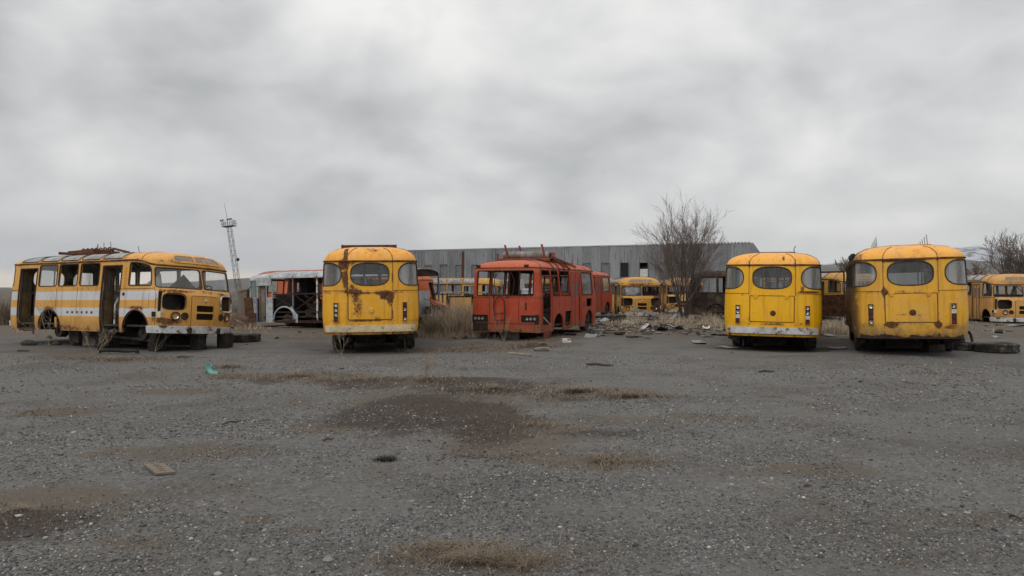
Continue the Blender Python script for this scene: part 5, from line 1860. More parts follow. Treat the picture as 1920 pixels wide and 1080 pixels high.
    ar.tube(pts, 0.035, 6)
    ar.build('arch_lip', M['white_rusty'], root, 50)
    sk = MB().bar((2.1, 0.0, 0.82), (2.36, 0.0, 0.50), 0.03, 0.10).box((2.40, 0.0, 0.36), (0.10, 0.03, 0.36))
    sk.build('skirt_panel', M['white_rusty'], root)
    MB().lathe([(0.0, -0.1), (0.22, -0.1), (0.25, 0), (0.25, 0.25), (0, 0.3)], (1.82, 0.25, 0.32), 'y', 16).build('hub', M['rim'], root, 40)
    ib = MB()
    b = 0
    for i in range(13):
        x, z = 1.8 - 0.53 * math.cos(math.pi * i / 12), 0.32 + 0.53 * math.sin(math.pi * i / 12)
        ib.V += [(x, 0.02, z), (x, 0.75, z)]
    for i in range(12):
        ib.F.append((2 * i, 2 * i + 1, 2 * i + 3, 2 * i + 2))
    ib.F.append(tuple(2 * i + 1 for i in range(13)))
    ib.build('wheel_arch', M['black'], root, 50)
    rn = random.Random(8)
    jk = MB()
    for i in range(26):
        jk.box((rn.uniform(2.6, 7.0), rn.uniform(0.1, 1.6), rn.uniform(0.35, 0.75)), (rn.uniform(.2, .8), rn.uniform(.2, .6), rn.uniform(.1, .5)), rn.uniform(0, 3))
    for i in range(14):
        x = rn.uniform(2.6, 6.5)
        jk.tube([(x, rn.uniform(0, .6), .3), (x + rn.uniform(-.5, .5), rn.uniform(0, .5), 1.0), (x + rn.uniform(-.6, .6), rn.uniform(0, .4), 1.3)], 0.025, 5)
    jk.build('scrap_load', M['rust_dark'], root)
    # white tail with a round lamp
    tl = MB().box((L - 0.32, 0.02, 0.85), (0.62, 0.06, 1.15)).box((L - 0.02, 1.25, 0.85), (0.06, 2.4, 1.15)).bar((L - 0.05, 0.05, 1.4), (L - 0.25, 0.05, 2.1), 0.12, 0.06)
    t = tl.build('tail_panel', M['white_rusty'], root)
    MB().lathe([(0.15, 0.0), (0.14, -0.05), (0.10, -0.055), (0.08, -0.02), (0, -0.02)], (L - 0.25, -0.01, 0.80), 'y', 16).build('round_lamp', M['black'], t, 40)
    MB().box((L - 0.25, -0.025, 1.12), (0.08, 0.03, 0.16)).build('vent', M['black'], t)


white_bus()


def truck_remains():
    # orange bonnet plate over a dark engine block
    r = empty('engine_wreck', (-3.55, 30.6, 0), R(-6), 'dark engine block under a tilted orange bonnet plate, in the dry grass', 'engine')
    MB().box((0.35, 0.3, 0.5), (0.9, 0.6, 0.75), taper=0.85).box((0.1, 0.1, 0.25), (0.5, 0.5, 0.4)).build('engine_block', M['black'], r)
    b = MB()
    P = [[(0.0 + 0.8 * i / 6 + 0.03 * j, -0.15 + 0.75 * j / 3, 1.20 - 0.26 * (i / 6) ** 1.7 - 0.02 * j) for i in range(7)] for j in range(4)]
    b.sheet(P, 6, 3)
    o = b.build('bonnet', PRO, r, 60)
    md = o.modifiers.new('t', 'SOLIDIFY')
    md.thickness = 0.03
    # flat roofed cab remains, dark with yellow rear wall
    r = empty('cab_wreck', (-3.2, 37.5, 0), R(-4), 'dark cab remains with a flat grey roof and a yellow panel, behind the dry grass', 'truck cab')
    MB().box((0.75, 0.8, 1.42), (2.3, 1.7, 0.07)).build('roof', M['sheet'], r)
    pb = MB()
    for x in (-0.3, 1.8):
        for y in (0.05, 1.55):
            pb.bar((x, y, 0.1), (x, y, 1.4), 0.07)
    pb.build('post', M['rust_dark'], r)
    MB().box((0.62, 0.1, 0.82), (1.05, 0.06, 0.72)).build('panel', PB1, r)
    MB().box((0.75, 1.2, 0.65), (2.0, 0.6, 1.2)).build('seat_box', M['black'], r)
    # white lorry cab seen through the red bus
    r = empty('truck', (-0.9, 47.5, 0), R(-12), 'old white bonneted truck cab seen through the rear opening of the red bus', 'truck')
    s = MB()
    pr = [(0.0, 0.7), (0.0, 1.5), (0.22, 2.18), (1.3, 2.24), (1.4, 1.5), (1.4, 0.6)]
    for y in (0.0, 1.9):
        s.V += [(x, y, z) for x, z in pr]
    s.F += [tuple(range(6))[::-1], tuple(range(6, 12))]
    for k in range(6):
        s.F.append((k, (k + 1) % 6, 6 + (k + 1) % 6, 6 + k))
    body = s.build('cab', M['white_rusty'], r)
    MB().box((0.85, -0.006, 1.85), (0.75, 0.02, 0.5)).build('side_window', M['teal_glass'], body)
    hd = MB().box((2.05, 0.95, 1.35), (1.3, 1.5, 0.55), taper=0.88).box((2.0, 0.2, 0.9), (1.2, 0.35, 0.35)).box((2.0, 1.7, 0.9), (1.2, 0.35, 0.35))
    hd.build('bonnet', M['white_rusty'], r)
    MB().lathe([(0.12, 0.0), (0.11, 0.06), (0, 0.05)], (2.72, 0.3, 1.15), 'x', 12).build('headlamp', M['chrome'], r, 40)
    MB().box((2.72, 0.95, 1.3), (0.03, 1.0, 0.4)).build('grille', M['black'], r)
    MB().box((1.0, 0.95, 0.55), (3.4, 0.9, 0.2)).build('chassis', M['chassis'], r)
    for x in (0.2, 2.2):
        for y in (0.1, 1.8):
            wheel(r, x, y, 0.45, 0.45, 0.24)


truck_remains()

# ------------------------------------------------------------------ floodlight mast
def build_mast():
    Y = 200.0
    base = at(448.5, Y)
    root = empty('lattice_mast', base, 0, 'tall leaning steel lattice mast with a railed platform and whip aerial', 'mast', rot=(0, R(-8.4), 0))
    H = 18.3
    for sx in (-1, 1):
        for sy in (-1, 1):
            MB().tube([(sx * 0.62, sy * 0.62, 0), (sx * 0.48, sy * 0.48, H)], 0.045, 4).build('leg', M['mast'], root)
    n = 14
    br = MB()
    for i in range(n):
        z0, z1 = H * i / n, H * (i + 1) / n
        w0, w1 = 0.62 - 0.14 * i / n, 0.62 - 0.14 * (i + 1) / n
        for (ax, ay), (bx, by) in (((-1, -1), (1, -1)), ((1, -1), (1, 1)), ((1, 1), (-1, 1)), ((-1, 1), (-1, -1))):
            p_, q_ = ((ax, ay), (bx, by)) if i % 2 else ((bx, by), (ax, ay))
            br.bar((p_[0] * w0, p_[1] * w0, z0), (q_[0] * w1, q_[1] * w1, z1), 0.045).bar((ax * w1, ay * w1, z1), (bx * w1, by * w1, z1), 0.04)
    br.build('bracing', M['mast'], root)
    MB().box((0, 0, H + 0.05), (2.9, 2.9, 0.10)).build('platform', M['mast'], root)
    rl = MB()
    for z in (H + 0.75, H + 1.5):
        for a, b in (((-1.5, -1.5), (1.5, -1.5)), ((1.5, -1.5), (1.5, 1.5)), ((1.5, 1.5), (-1.5, 1.5)), ((-1.5, 1.5), (-1.5, -1.5))):
            rl.bar((*a, z), (*b, z), 0.06)
    for i in range(6):
        t = -1.5 + 0.6 * i
        for p in ((t, -1.5), (t, 1.5), (-1.5, t), (1.5, t)):
            rl.bar((*p, H), (*p, H + 1.5), 0.05)
    rl.build('railing', M['mast'], root)
    for x in (-1.4, -0.9, 0.4, 0.9, 1.35):
        MB().box((x, -1.6, H + 1.75), (0.35, 0.25, 0.3)).bar((x, -1.5, H + 1.5), (x, -1.6, H + 1.7), 0.06).build('floodlight', M['chassis'], root)
    MB().tube([(-0.3, 0, H + 0.1), (-0.25, 0, H + 3.0), (-0.4, 0, H + 6.5)], [0.07, 0.05, 0.03], 5).build('aerial', M['mast'], root)
    MB().lathe([(0.0, 0), (0.3, 0.05), (0.45, 0.25), (0.42, 0.27), (0.0, 0.1)], (1.15, -0.6, 9.2), 'y', 12).bar((0.6, -0.6, 9.2), (1.15, -0.5, 9.2), 0.05).build('dish', M['chassis'], root)


build_mast()

# ------------------------------------------------------------------ bare trees


class Tree:
    def __init__(s, seed):
        s.r = random.Random(seed)
        s.big, s.tw = MB(), MB()

    def grow(s, p, d, L, r, lvl, up=0.25, jit=0.16, kids=(7, 7, 6), spread=0.62, minr=0.006):
        rn = s.r
        n = 6 if lvl < 2 else 4
        pts, rs = [p.copy()], [r]
        dirs = []
        dd = d.copy()
        for i in range(n):
            dd = (dd + Vector((rn.gauss(0, jit), rn.gauss(0, jit), rn.gauss(0, jit) + up * 0.16))).normalized()
            p = p + dd * (L / n)
            pts.append(p.copy())
            rs.append(max(minr, r * (1 - 0.82 * (i + 1) / n)))
            dirs.append(dd.copy())
        (s.big if lvl == 0 else s.tw).tube(pts, rs, (7, 5, 3, 3, 3)[min(lvl, 4)], cap=False)
        if lvl >= len(kids):
            return
        k = kids[lvl]
        for j in range(k):
            f = 0.22 + 0.76 * (j + rn.random() * 0.8) / k
            i = min(n - 1, int(f * n))
            q = pts[i].lerp(pts[i + 1], f * n - i)
            ax = dirs[i].orthogonal().normalized()
            ax.rotate(Matrix.Rotation(rn.uniform(0, 6.283), 3, dirs[i]))
            c = (dirs[i] + ax * spread * rn.uniform(0.7, 1.25)).normalized()
            s.grow(q, c, L * (0.62 - 0.18 * f) * rn.uniform(0.75, 1.15), max(minr, rs[i] * 0.55), lvl + 1, up, jit, kids, spread, minr)

    def done(s, root):
        s.big.build('trunk', M['bark'], root, 70)
        s.tw.build('crown', M['twig'], root)


def tree(loc, label, stems, H, seed, kids, spread, lean=0.35, r0=0.07, minr=0.008, up=0.3, group='bare trees'):
    root = empty('bare_tree', loc, 0, label, 'tree', group)
    t = Tree(seed)
    for i in range(stems):
        a = 2 * math.pi * i / stems + t.r.uniform(-.4, .4)
        l_ = lean * (0.12 + 1.15 * ((i * 5 % stems) / stems) ** 0.8) if stems > 5 else lean * t.r.uniform(0.35, 1.1)
        d = Vector((math.cos(a) * l_, math.sin(a) * l_, 1)).normalized()
        t.grow(Vector((0.10 * math.cos(a), 0.10 * math.sin(a), 0.0)), d, H * t.r.uniform(0.78, 1.0), r0 * t.r.uniform(0.75, 1.1), 0, up, 0.07, kids, spread, minr)
    t.done(root)
    return root


tree(gp(1283, 602), 'bare multi-stemmed tree in front of the shed, taller than the roof', 12, 4.35, 6, (9, 7, 4), 0.46, 0.31, 0.042, 0.0046, 0.10)
tree(at(1893, 75), 'large bare tree with a wide crown behind the dirty yellow bus at the right', 2, 5.4, 11, (13, 8, 6), 0.66, 0.28, 0.17, 0.012, 0.12)
tree(at(1925, 74), 'bare tree cut off by the right edge of the picture', 2, 5.2, 13, (12, 8, 6), 0.66, 0.3, 0.15, 0.012, 0.12)
tree(at(1825, 150), 'small distant bare tree against the snowy hills', 3, 4.9, 17, (9, 6, 3), 0.5, 0.4, 0.14, 0.035)
tree(at(1590, 120), 'small bare tree above the gap between the two right-hand yellow buses', 3, 5.0, 19, (9, 6, 3), 0.5, 0.35, 0.11, 0.028)
tree(at(1600, 95), 'bare bush behind the ochre yellow bus', 4, 3.4, 23, (8, 5, 3), 0.5, 0.5, 0.08, 0.022)


# ------------------------------------------------------------------ dry grass and weeds
def blades(name, items, mat, parent=None, width=0.006, seg=3):
    """items: (x, y, z, height, lean angle, lean amount, width factor)"""
    A = np.array(items, float)
    n = len(A)
    t = np.linspace(0, 1, seg + 1)
    az = A[:, 4]
    dx, dy = np.cos(az), np.sin(az)
    fx, fy = -dy, dx
    V = np.zeros((n, seg + 1, 2, 3))
    for k, tt in enumerate(t):
        bend = A[:, 5] * tt ** 1.8 * A[:, 3]
        cx, cy = A[:, 0] + dx * bend, A[:, 1] + dy * bend
        cz = A[:, 2] + A[:, 3] * (tt - 0.25 * np.minimum(A[:, 5], 1.6) * tt ** 2)
        w = width * A[:, 6] * (1 - 0.85 * tt)
        V[:, k, 0] = np.stack([cx - fx * w, cy - fy * w, cz], -1)
        V[:, k, 1] = np.stack([cx + fx * w, cy + fy * w, cz], -1)
    V = V.reshape(-1, 3)
    base = np.arange(n)[:, None] * (seg + 1) * 2
    F = np.concatenate([base + np.array([2 * k, 2 * k + 1, 2 * k + 3, 2 * k + 2]) for k in range(seg)], 1).reshape(-1, 4)
    me = bpy.data.meshes.new(name)
    me.vertices.add(len(V))
    me.vertices.foreach_set('co', V.astype(np.float32).ravel())
    me.loops.add(F.size)
    me.loops.foreach_set('vertex_index', F.astype(np.int32).ravel())
    me.polygons.add(len(F))
    me.polygons.foreach_set('loop_start', np.arange(0, F.size, 4, dtype=np.int32))
    me.polygons.foreach_set('loop_total', np.full(len(F), 4, np.int32))
    me.update(calc_edges=True)
    me.materials.append(mat)
    o = bpy.data.objects.new(name, me)
    C.objects.link(o)
    if parent:
        o.parent = parent
    return o


def straw_mat(name, c0, c1):
    m, n, l, p, out = new_mat(name)
    g = n.new('ShaderNodeNewGeometry')
    c = mixc(n, l, g.outputs['Random Per Island'], c0, c1)
    l.new(c, p.inputs['Base Color'])
    p.inputs['Roughness'].default_value = 0.85
    p.inputs['Specular IOR Level'].default_value = 0.2
    return m


STRAW = straw_mat('dry_straw', (0.22, 0.17, 0.12), (0.56, 0.46, 0.34))
DEAD = straw_mat('dead_brown_grass', (0.070, 0.052, 0.037), (0.30, 0.235, 0.165))


def clump(n, cx, cy, rx, ry, h0, h1, hump=True, ragged=0.0, fs=2.4):
    out = []
    m = n if not ragged else n * 3
    A, Q = rng.uniform(0, 6.283, m), (np.sqrt(rng.random(m)) if not ragged else np.abs(rng.normal(0, 0.62, m)))
    PX, PY = cx + rx * Q * np.cos(A), cy + ry * Q * np.sin(A)
    keep = np.ones(m, bool)
    if ragged:
        d = fbm(PX * fs, PY * fs * 1.3, 91, 4, 0.6) + 0.12 * rng.normal(0, 1, m)
        keep = d > (0.5 + 0.10 * Q) * ragged
    for a, q, x, y in zip(A[keep][:n], Q[keep][:n], PX[keep][:n], PY[keep][:n]):
        k = (1 - 0.65 * min(q, 1.1) ** 2) if hump else 1
        out.append((x, y, float(gz(x, y)) - 0.01, rng.uniform(h0, h1) * k, rng.uniform(0, 6.283), rng.uniform(0.1, 0.9), rng.uniform(0.6, 1.4)))
    return out


g1 = gp(848, 630)
gc = clump(1800, g1.x + 0.5, g1.y - 0.4, 1.8, 0.9, 0.05, 0.4)
for _ in range(80):
    qx, qy = g1.x + rng.normal(0.1, 0.62), g1.y + 0.6 + rng.normal(0, 0.7)
    hh_ = rng.uniform(0.9, 2.2) * (1 - 0.35 * abs(qx - g1.x - 0.1))
    gc += clump(230, qx, qy, rng.uniform(.15, .4), rng.uniform(.15, .4), 0.2, max(0.3, hh_))
o = blades('dry_grass_clump', gc, STRAW, None, 0.005)
tag(o, 'tall dry grass clump between the rust-streaked yellow bus and the red bus', 'dry grass', kind='thing')
o = blades('weed_bush', clump(2200, at(4, 34).x, 34, 1.0, 0.8, 0.5, 1.6), DEAD, None, 0.008)
tag(o, 'dry brown weed bush at the left edge behind the striped bus', 'bush', kind='thing')

items = []
for (px, py, rx, ry, n, h0, h1) in ((560, 704, 2.0, 0.5, 900, .02, .12), (640, 708, 1.0, .35, 500, .02, .10), (1080, 733, 0.9, .35, 700, .03, .16), (1180, 742, .75, .45, 800, .02, .12), (800, 708, .9, .4, 500, .02, .12),
                                    (930, 725, .8, .3, 500, .03, .12), (880, 660, 2.2, .9, 900, .02, .2), (980, 650, 1.4, .7, 500, .03, .25), (200, 675, 2.0, .6, 700, .02, .12), (430, 690, .7, .4, 500, .02, .20), (205, 664, .6, .3, 250, .05, .3),
                                    (560, 750, .35, .2, 200, .02, .06), (120, 770, .5, .4, 200, .01, .05), (1020, 640, .8, .6, 500, .05, .35), (930, 638, .5, .3, 250, .1, .5), (300, 655, 1.2, .4, 300, .03, .25), (1430, 742, .35, .2, 160, .01, .05),
                                    (940, 810, 1.0, 1.3, 500, .01, .05), (1120, 860, 1.0, .4, 500, .01, .05)):
    p = gp(px, py)
    items += clump(int(n * 0.45), p.x, p.y, rx * 1.2, ry * 1.6, h0 * 0.5, h1 * 0.6, True, 1.05)
for (px, py, rx, ry, n, h0, h1) in ((820, 1030, .28, .13, 700, .01, .05), (900, 1050, .55, .16, 1500, .015, .09), (985, 1062, .25, .1, 500, .015, .08), (870, 1020, .4, .08, 500, .01, .05), (475, 978, .16, .08, 200, .006, .025), (560, 990, .16, .06, 150, .006, .02)):
    p = gp(px, py)
    items += [(*q[:5], q[5] + 0.8, q[6] * 0.45) for q in clump(n, p.x, p.y, rx, ry, h0, h1, False, 1.0, 7.0)]
for (px, py, rx, ry, n, h0, h1) in ((560, 704, 2.4, 0.5, 1500, .05, .16), (660, 712, 1.4, .5, 900, .05, .15), (1080, 735, 1.2, .5, 1300, .05, .2), (1180, 743, .9, .5, 1300, .05, .18), (800, 712, 1.1, .5, 900, .05, .16), (930, 728, 1.0, .5, 900, .05, .16),
                                    (880, 655, 2.2, 1.0, 1400, .05, .25), (980, 650, 1.6, .8, 900, .05, .25), (200, 675, 2.2, .7, 1100, .05, .2), (430, 690, .9, .4, 500, .05, .2), (1010, 790, .9, 1.2, 600, .03, .1), (1120, 862, 1.1, .4, 700, .03, .1), (900, 1050, .6, .18, 1300, .03, .12),
                                    (820, 1030, .3, .12, 500, .02, .08), (60, 770, .9, .5, 300, .03, .1), (40, 960, 1.0, .4, 500, .02, .08), (1740, 700, 1.2, .6, 200, .03, .1)):
    p = gp(px, py)
    items += [(q[0], q[1], q[2] + 0.012, q[3], q[4], rng.uniform(1.3, 2.2), q[6] * (0.7 if py < 900 else 0.4)) for q in clump(int(n * 0.75), p.x, p.y, rx * 1.1, ry * 1.5, h0 * 0.7, h1 * 0.9, False, 1.05, 1.7 if py < 900 else 6.0)]
o = blades('dry_grass', items, DEAD, None, 0.005)
tag(o, 'flattened dead grass in strips over the gravel', kind='stuff')
items = []
for _ in range(160):
    y = rng.uniform(25, 42)
    t = rng.uniform(-0.68, 0.68)
    if abs(t * y) > 24:
        continue
    items += clump(28, t * y, y, rng.uniform(.2, .8), rng.uniform(.2, .6), .05, rng.choice([.15, .3, .5]), True)
for (px, Y, n, h) in ((1170, 31, 260, .6), (1200, 33, 500, .45), (1225, 30, 400, .3), (1150, 29, 300, .3), (1300, 31, 500, .4), (1270, 33, 500, .6), (1190, 36, 400, .7), (1330, 36, 500, .7), (1245, 34, 400, .6), (1290, 35, 500, .5), (1335, 33, 600, .55), (1355, 31, 300, .45), (1260, 38, 300, .7), (1565, 27, 900, .6), (1575, 30, 500, .8), (1150, 33, 250, .4), (470, 30, 300, .4), (1210, 31, 200, .3)):
    p = at(px, Y)
    items += clump(n, p.x, p.y, .6, .5, .1, h)
o = blades('dry_weeds', items, STRAW, None, 0.007)
tag(o, 'dry weeds scattered among the wrecks further back', kind='stuff')


def weed(px, py, h, seed, label, spread=0.5, n=5):
    rn = random.Random(seed)
    p = gp(px, py)
    r = empty('dead_weed', (p.x, p.y, float(gz(p.x, p.y))), 0, label, 'dead plant', 'dead branching weeds')
    m = MB()

    def br(q, d, L, rad, lv):
        pts, rs = [q], [rad]
        for i in range(4):
            d = (d + Vector((rn.gauss(0, .16), rn.gauss(0, .16), rn.gauss(0, .1) + 0.05))).normalized()
            q = q + d * L / 4
            pts.append(q)
            rs.append(rad * (1 - .2 * (i + 1)))
            if lv < 2 and i > 0:
                for s_ in range(2):
                    br(q, (d + Vector((rn.uniform(-.9, .9), rn.uniform(-.6, .6), rn.uniform(0, .4)))).normalized(), L * rn.uniform(.3, .5), rad * .6, lv + 1)
        m.tube(pts, rs, 4, cap=False)
    for i in range(n):
        br(Vector((0, 0, 0)), Vector((rn.uniform(-spread, spread), rn.uniform(-.3, .3), 1)).normalized(), h * rn.uniform(.7, 1), 0.0065, 0)
    m.build('stem', M['weed'], r)


weed(92, 652, 1.15, 1, 'pale dead weed under the rear wheel arch of the striped bus', 0.35, 3)
weed(290, 660, 0.95, 2, 'pale dead weed leaning left under the front of the striped bus', 0.9, 3)
weed(178, 668, 0.75, 3, 'dead weed beside the dark timber in front of the striped bus', 0.7, 4)
weed(800, 712, 0.34, 4, 'small dead weed with upright stems in the open gravel', 0.5, 7)
weed(640, 665, 0.55, 5, 'thin dead weed behind the rust-streaked yellow bus', 0.4, 3)
weed(945, 640, 0.7, 6, 'pale dead weed under the rear of the red bus', 0.4, 4)


# ------------------------------------------------------------------ loose things on the ground
def rock(name, p, dims, mat, label, cat, group=None, seed=0, flat=0.25, rz=0.0):
    bm = bmesh.new()
    bmesh.ops.create_icosphere(bm, subdivisions=2, radius=0.5)
    rn = random.Random(seed)
    ph = [rn.uniform(0, 6) for _ in range(6)]
    for v in bm.verts:
        c = v.co
        k = 1 + 0.16 * math.sin(5 * c.x + ph[0]) + 0.14 * math.sin(6 * c.y + ph[1]) + 0.10 * math.sin(9 * c.z + ph[2]) + 0.06 * math.sin(13 * c.x + 9 * c.y + ph[3])
        v.co = Vector((c.x * dims[0] * k, c.y * dims[1] * k, max(c.z, -0.5 + flat) * dims[2] * k))
    me = bpy.data.meshes.new(name)
    bm.to_mesh(me)
    bm.free()
    me.polygons.foreach_set('use_smooth', [True] * len(me.polygons))
    me.set_sharp_from_angle(angle=R(35))
    me.materials.append(mat)
    o = bpy.data.objects.new(name, me)
    C.objects.link(o)
    o.location = (p[0], p[1], float(gz(p[0], p[1])) + dims[2] * (0.5 - flat) * 0.85)
    o.rotation_euler[2] = rz
    return tag(o, label, cat, group)


def block(name, p, dims, mat, label, cat, rz=0.0, z0=0.0, group=None, rot=None):
    bm = bmesh.new()
    bmesh.ops.create_cube(bm, size=1)
    for v in bm.verts:
        v.co = Vector((v.co.x * dims[0], v.co.y * dims[1], v.co.z * dims[2]))
    bmesh.ops.bevel(bm, geom=bm.edges, offset=min(dims) * 0.10, segments=1, affect='EDGES')
    bmesh.ops.subdivide_edges(bm, edges=[e for e in bm.edges if e.calc_length() > 0.1], cuts=2, use_grid_fill=True)
    rn = random.Random(label)
    for v in bm.verts:
        v.co += Vector((rn.gauss(0, 1), rn.gauss(0, 1), rn.gauss(0, 1))) * min(dims) * 0.022
    me = bpy.data.meshes.new(name)
    bm.to_mesh(me)
    bm.free()
    me.materials.append(mat)
    o = bpy.data.objects.new(name, me)
    C.objects.link(o)
    o.location = (p[0], p[1], float(gz(p[0], p[1])) + z0 + dims[2] / 2 - 0.01)
    o.rotation_euler = rot if rot else (0, 0, rz)
    return tag(o, label, cat, group)


def tyre_flat(p, rad, wid, label, tilt=(0, 0), group='loose tyres'):
    a, b = tyre_parts(rad, wid)
    t = bpy.data.objects.new('tyre', a)
    C.objects.link(t)
    t.location = (p[0], p[1], float(gz(p[0], p[1])) + wid / 2 - 0.005)
    t.rotation_euler = (R(90 + tilt[0]), R(tilt[1]), 0)
    return tag(t, label, 'tyre', group)


def paz_world(bus, x, y):
    v = bus.matrix_basis @ Vector((x, y, 0))
    return (v.x, v.y)


BL = 'blocks propping up the striped bus'
for k, (x, y, d, lab) in enumerate(((6.15, -0.75, (0.34, 0.30, 0.42), 'dark block under the front wheel arch of the striped bus'), (6.75, 0.05, (0.34, 0.30, 0.42), 'dark block under the middle of the front bumper of the striped bus'),
                                    (6.85, 0.82, (0.30, 0.30, 0.42), 'dark block under the far end of the front bumper of the striped bus'), (3.05, -0.55, (0.40, 0.35, 0.36), 'pale stone block behind the rear wheel arch of the striped bus'))):
    block('support_block', paz_world(bus1, x, y), d, M['soot'] if k < 3 else M['concrete'], lab, 'block', R(-28 + 9 * k), group=BL)
block('support_block', paz_world(bus1, 6.7, 1.05), (0.2, 0.3, 0.40), M['rust_dark'], 'narrow rusty prop beside the far block under the striped bus', 'block', R(-10), group=BL)
for k, (zx, zy, d, lab) in enumerate((((235), 862, (0.42, 0.3, 0.22), 'dark lump on the ground behind the rear doorway of the striped bus'), (432, 862, (0.26, 0.22, 0.19), 'small dark lump below the rear arch of the striped bus'), (610, 866, (0.42, 0.3, 0.2), 'dark lump below the middle of the striped bus'),
                                      (192, 912, (0.32, 0.2, 0.07), 'flat dark lump in the gravel in front of the striped bus'), (1010, 858, (0.5, 0.3, 0.2), 'dark lump in the shade under the front doorway of the striped bus'))):
    rock('stone', gp(zx / 4.154, zy / 4.154 + 440), d, M['dark_stone'], lab, 'stone', 'dark lumps near the striped bus', 30 + k)
# hanging axle beam pieces below the bus
tyre_flat(gp(457, 640), 0.5, 0.25, 'worn tyre lying flat in front of the striped bus')
tyre_flat(gp(1868, 660), 0.5, 0.25, 'black tyre lying flat at the right beside the ochre yellow bus')
tyre_flat(gp(1804, 656), 0.36, 0.2, 'smaller brownish tyre lying flat between the ochre bus and the black tyre')
MB_ = MB().tube([(0, 0, 0.2), (-0.03, 0.02, 0.38), (-0.10, 0.0, 0.48)], 0.035, 6)
p = gp(1832, 656)
o = MB_.build('bent_pipe', M['rust_dark'])
o.location = (p.x, p.y + 0.2, 0)
tag(o, 'short bent pipe sticking up beside the black tyre', 'pipe')
block('support_block', gp(1750, 661), (0.44, 0.3, 0.2), M['dark_stone'], 'flat dark block under the right rear of the ochre yellow bus', 'block', 0.1)
# timber in front of bus 1
p = gp(222, 664)
t = MB().tube([(-0.55, 0.1, 0.09), (-0.2, 0.04, 0.12), (0.2, 0.0, 0.09), (0.52, -0.05, 0.10)], [0.03, 0.05, 0.035, 0.02], 6).tube([(-0.5, 0.1, 0.05), (-0.56, 0.02, 0.26)], 0.03, 6).tube([(0.5, -0.06, 0.05), (0.5, -0.06, 0.14)], 0.05, 6)
o = t.build('charred_beam', M['soot'], None, 50)
o.location = (p.x, p.y, float(gz(p.x, p.y)) - 0.02)
tag(o, 'charred broken beam lying in the gravel in front of the striped bus', 'beam')
# teal bag
p = gp(391, 700)
b = MB()
P = []
for j in range(7):
    row = []
    for i in range(7):
        u, v = i / 6, j / 6
        row.append((0.16 * (u - 0.5) * (1.3 - 0.5 * v) + 0.03 * math.sin(5 * v + 2 * u), 0.05 * math.sin(7 * u + 3 * v), 0.20 * v * (1 - 0.5 * (u - 0.3) ** 2) + 0.02 * math.sin(9 * u)))
    P.append(row)
b.sheet(P, 6, 6)
b.sheet([[(x + 0.02, y + 0.05 + 0.04 * math.sin(8 * x), z * 0.6) for x, y, z in r_] for r_ in P], 6, 6)
b.sheet([[(x + 0.09, y - 0.03, z * 0.12 + 0.01 * math.sin(40 * x)) for x, y, z in r_] for r_ in P], 6, 6)
o = b.build('plastic_bag', M['teal'], None, 60)
o.location = (p.x, p.y, float(gz(p.x, p.y)))
tag(o, 'small crumpled teal plastic bag on the gravel', 'plastic bag')
# slotted plate
c4 = [gp(270, 876), gp(292, 893), gp(326, 889), gp(306, 873.5)]
cen = sum(c4, Vector()) / 4
e1, e2 = (c4[3] - c4[0]), (c4[1] - c4[0])
rows = 9
P2d = [(0, 0), (1, 0), (1, 1), (0, 1)]
hs = [[(0.34, 0.17 + 0.19 * k), (0.68, 0.17 + 0.19 * k), (0.68, 0.255 + 0.19 * k), (0.34, 0.255 + 0.19 * k)] for k in range(4)]
Pp, Tt = cdt(P2d, hs, 0.2)
Vp = [(c4[0] - cen) + e1 * a + e2 * b_ for a, b_ in Pp]
o = mesh_obj('slotted_plate', Vp, Tt, M['card'])
md = o.modifiers.new('t', 'SOLIDIFY')
md.thickness = 0.018
md.offset = 1
o.location = (cen.x, cen.y, float(gz(cen.x, cen.y)) + 0.028)
tag(o, 'flat brown plate with four slots lying on the gravel', 'plate')
# dark tuft
p = gp(724, 862)
o = blades('dark_tuft', [(p.x + rng.normal(0, .045), p.y + rng.normal(0, .035), float(gz(p.x, p.y)), rng.uniform(.02, .07), rng.uniform(0, 6.28), rng.uniform(.5, 1.8), 1) for _ in range(420)], M['dark_stone'], None, 0.003)
tag(o, 'dark matted tuft lying on the gravel near the middle', 'dry grass', kind='thing')
# bigger loose stones
for k, (px, py, d, mt, lab) in enumerate(((616, 1051, .075, 'stone', 'palest of the fist-sized stones near the bottom edge, left of the dead grass'), (474, 1054, .06, 'sheet', 'small whitish stone at the lower left'), (805, 951, .04, 'sheet', 'white pebble above the dead grass patch'),
                                          (1371, 994, .05, 'stone', 'grey stone in the open gravel at the lower right'), (1588, 941, .04, 'sheet', 'white pebble pair, right of the middle of the gravel'), (1810, 923, .045, 'sheet', 'single white pebble at the right of the gravel'), (1512, 911, .05, 'dark_stone', 'dark pebble in the gravel right of centre'),
                                          (1014, 657, .5, 'concrete', 'grey flat slab of rubble behind the red bus'), (1545, 945, .03, 'dark_stone', 'tiny black pebble beside the white pebble pair'))):
    big = d > 0.3
    rock('stone', gp(px, py), (d, d * 0.75, d * (0.32 if big else 0.62)), M[mt], lab, 'stone', 'loose stones in the yard', 60 + k)
rock('earth_lump', gp(1008, 648), (0.6, 0.5, 0.22), M['brick_soil'], 'low brown lump of earth beside the grey slab behind the red bus', 'earth', None, 75)
block('foam_piece', gp(1062, 642), (0.26, 0.2, 0.12), M['white'], 'small white box-shaped piece of foam right of the red bus', 'foam', 0.2)


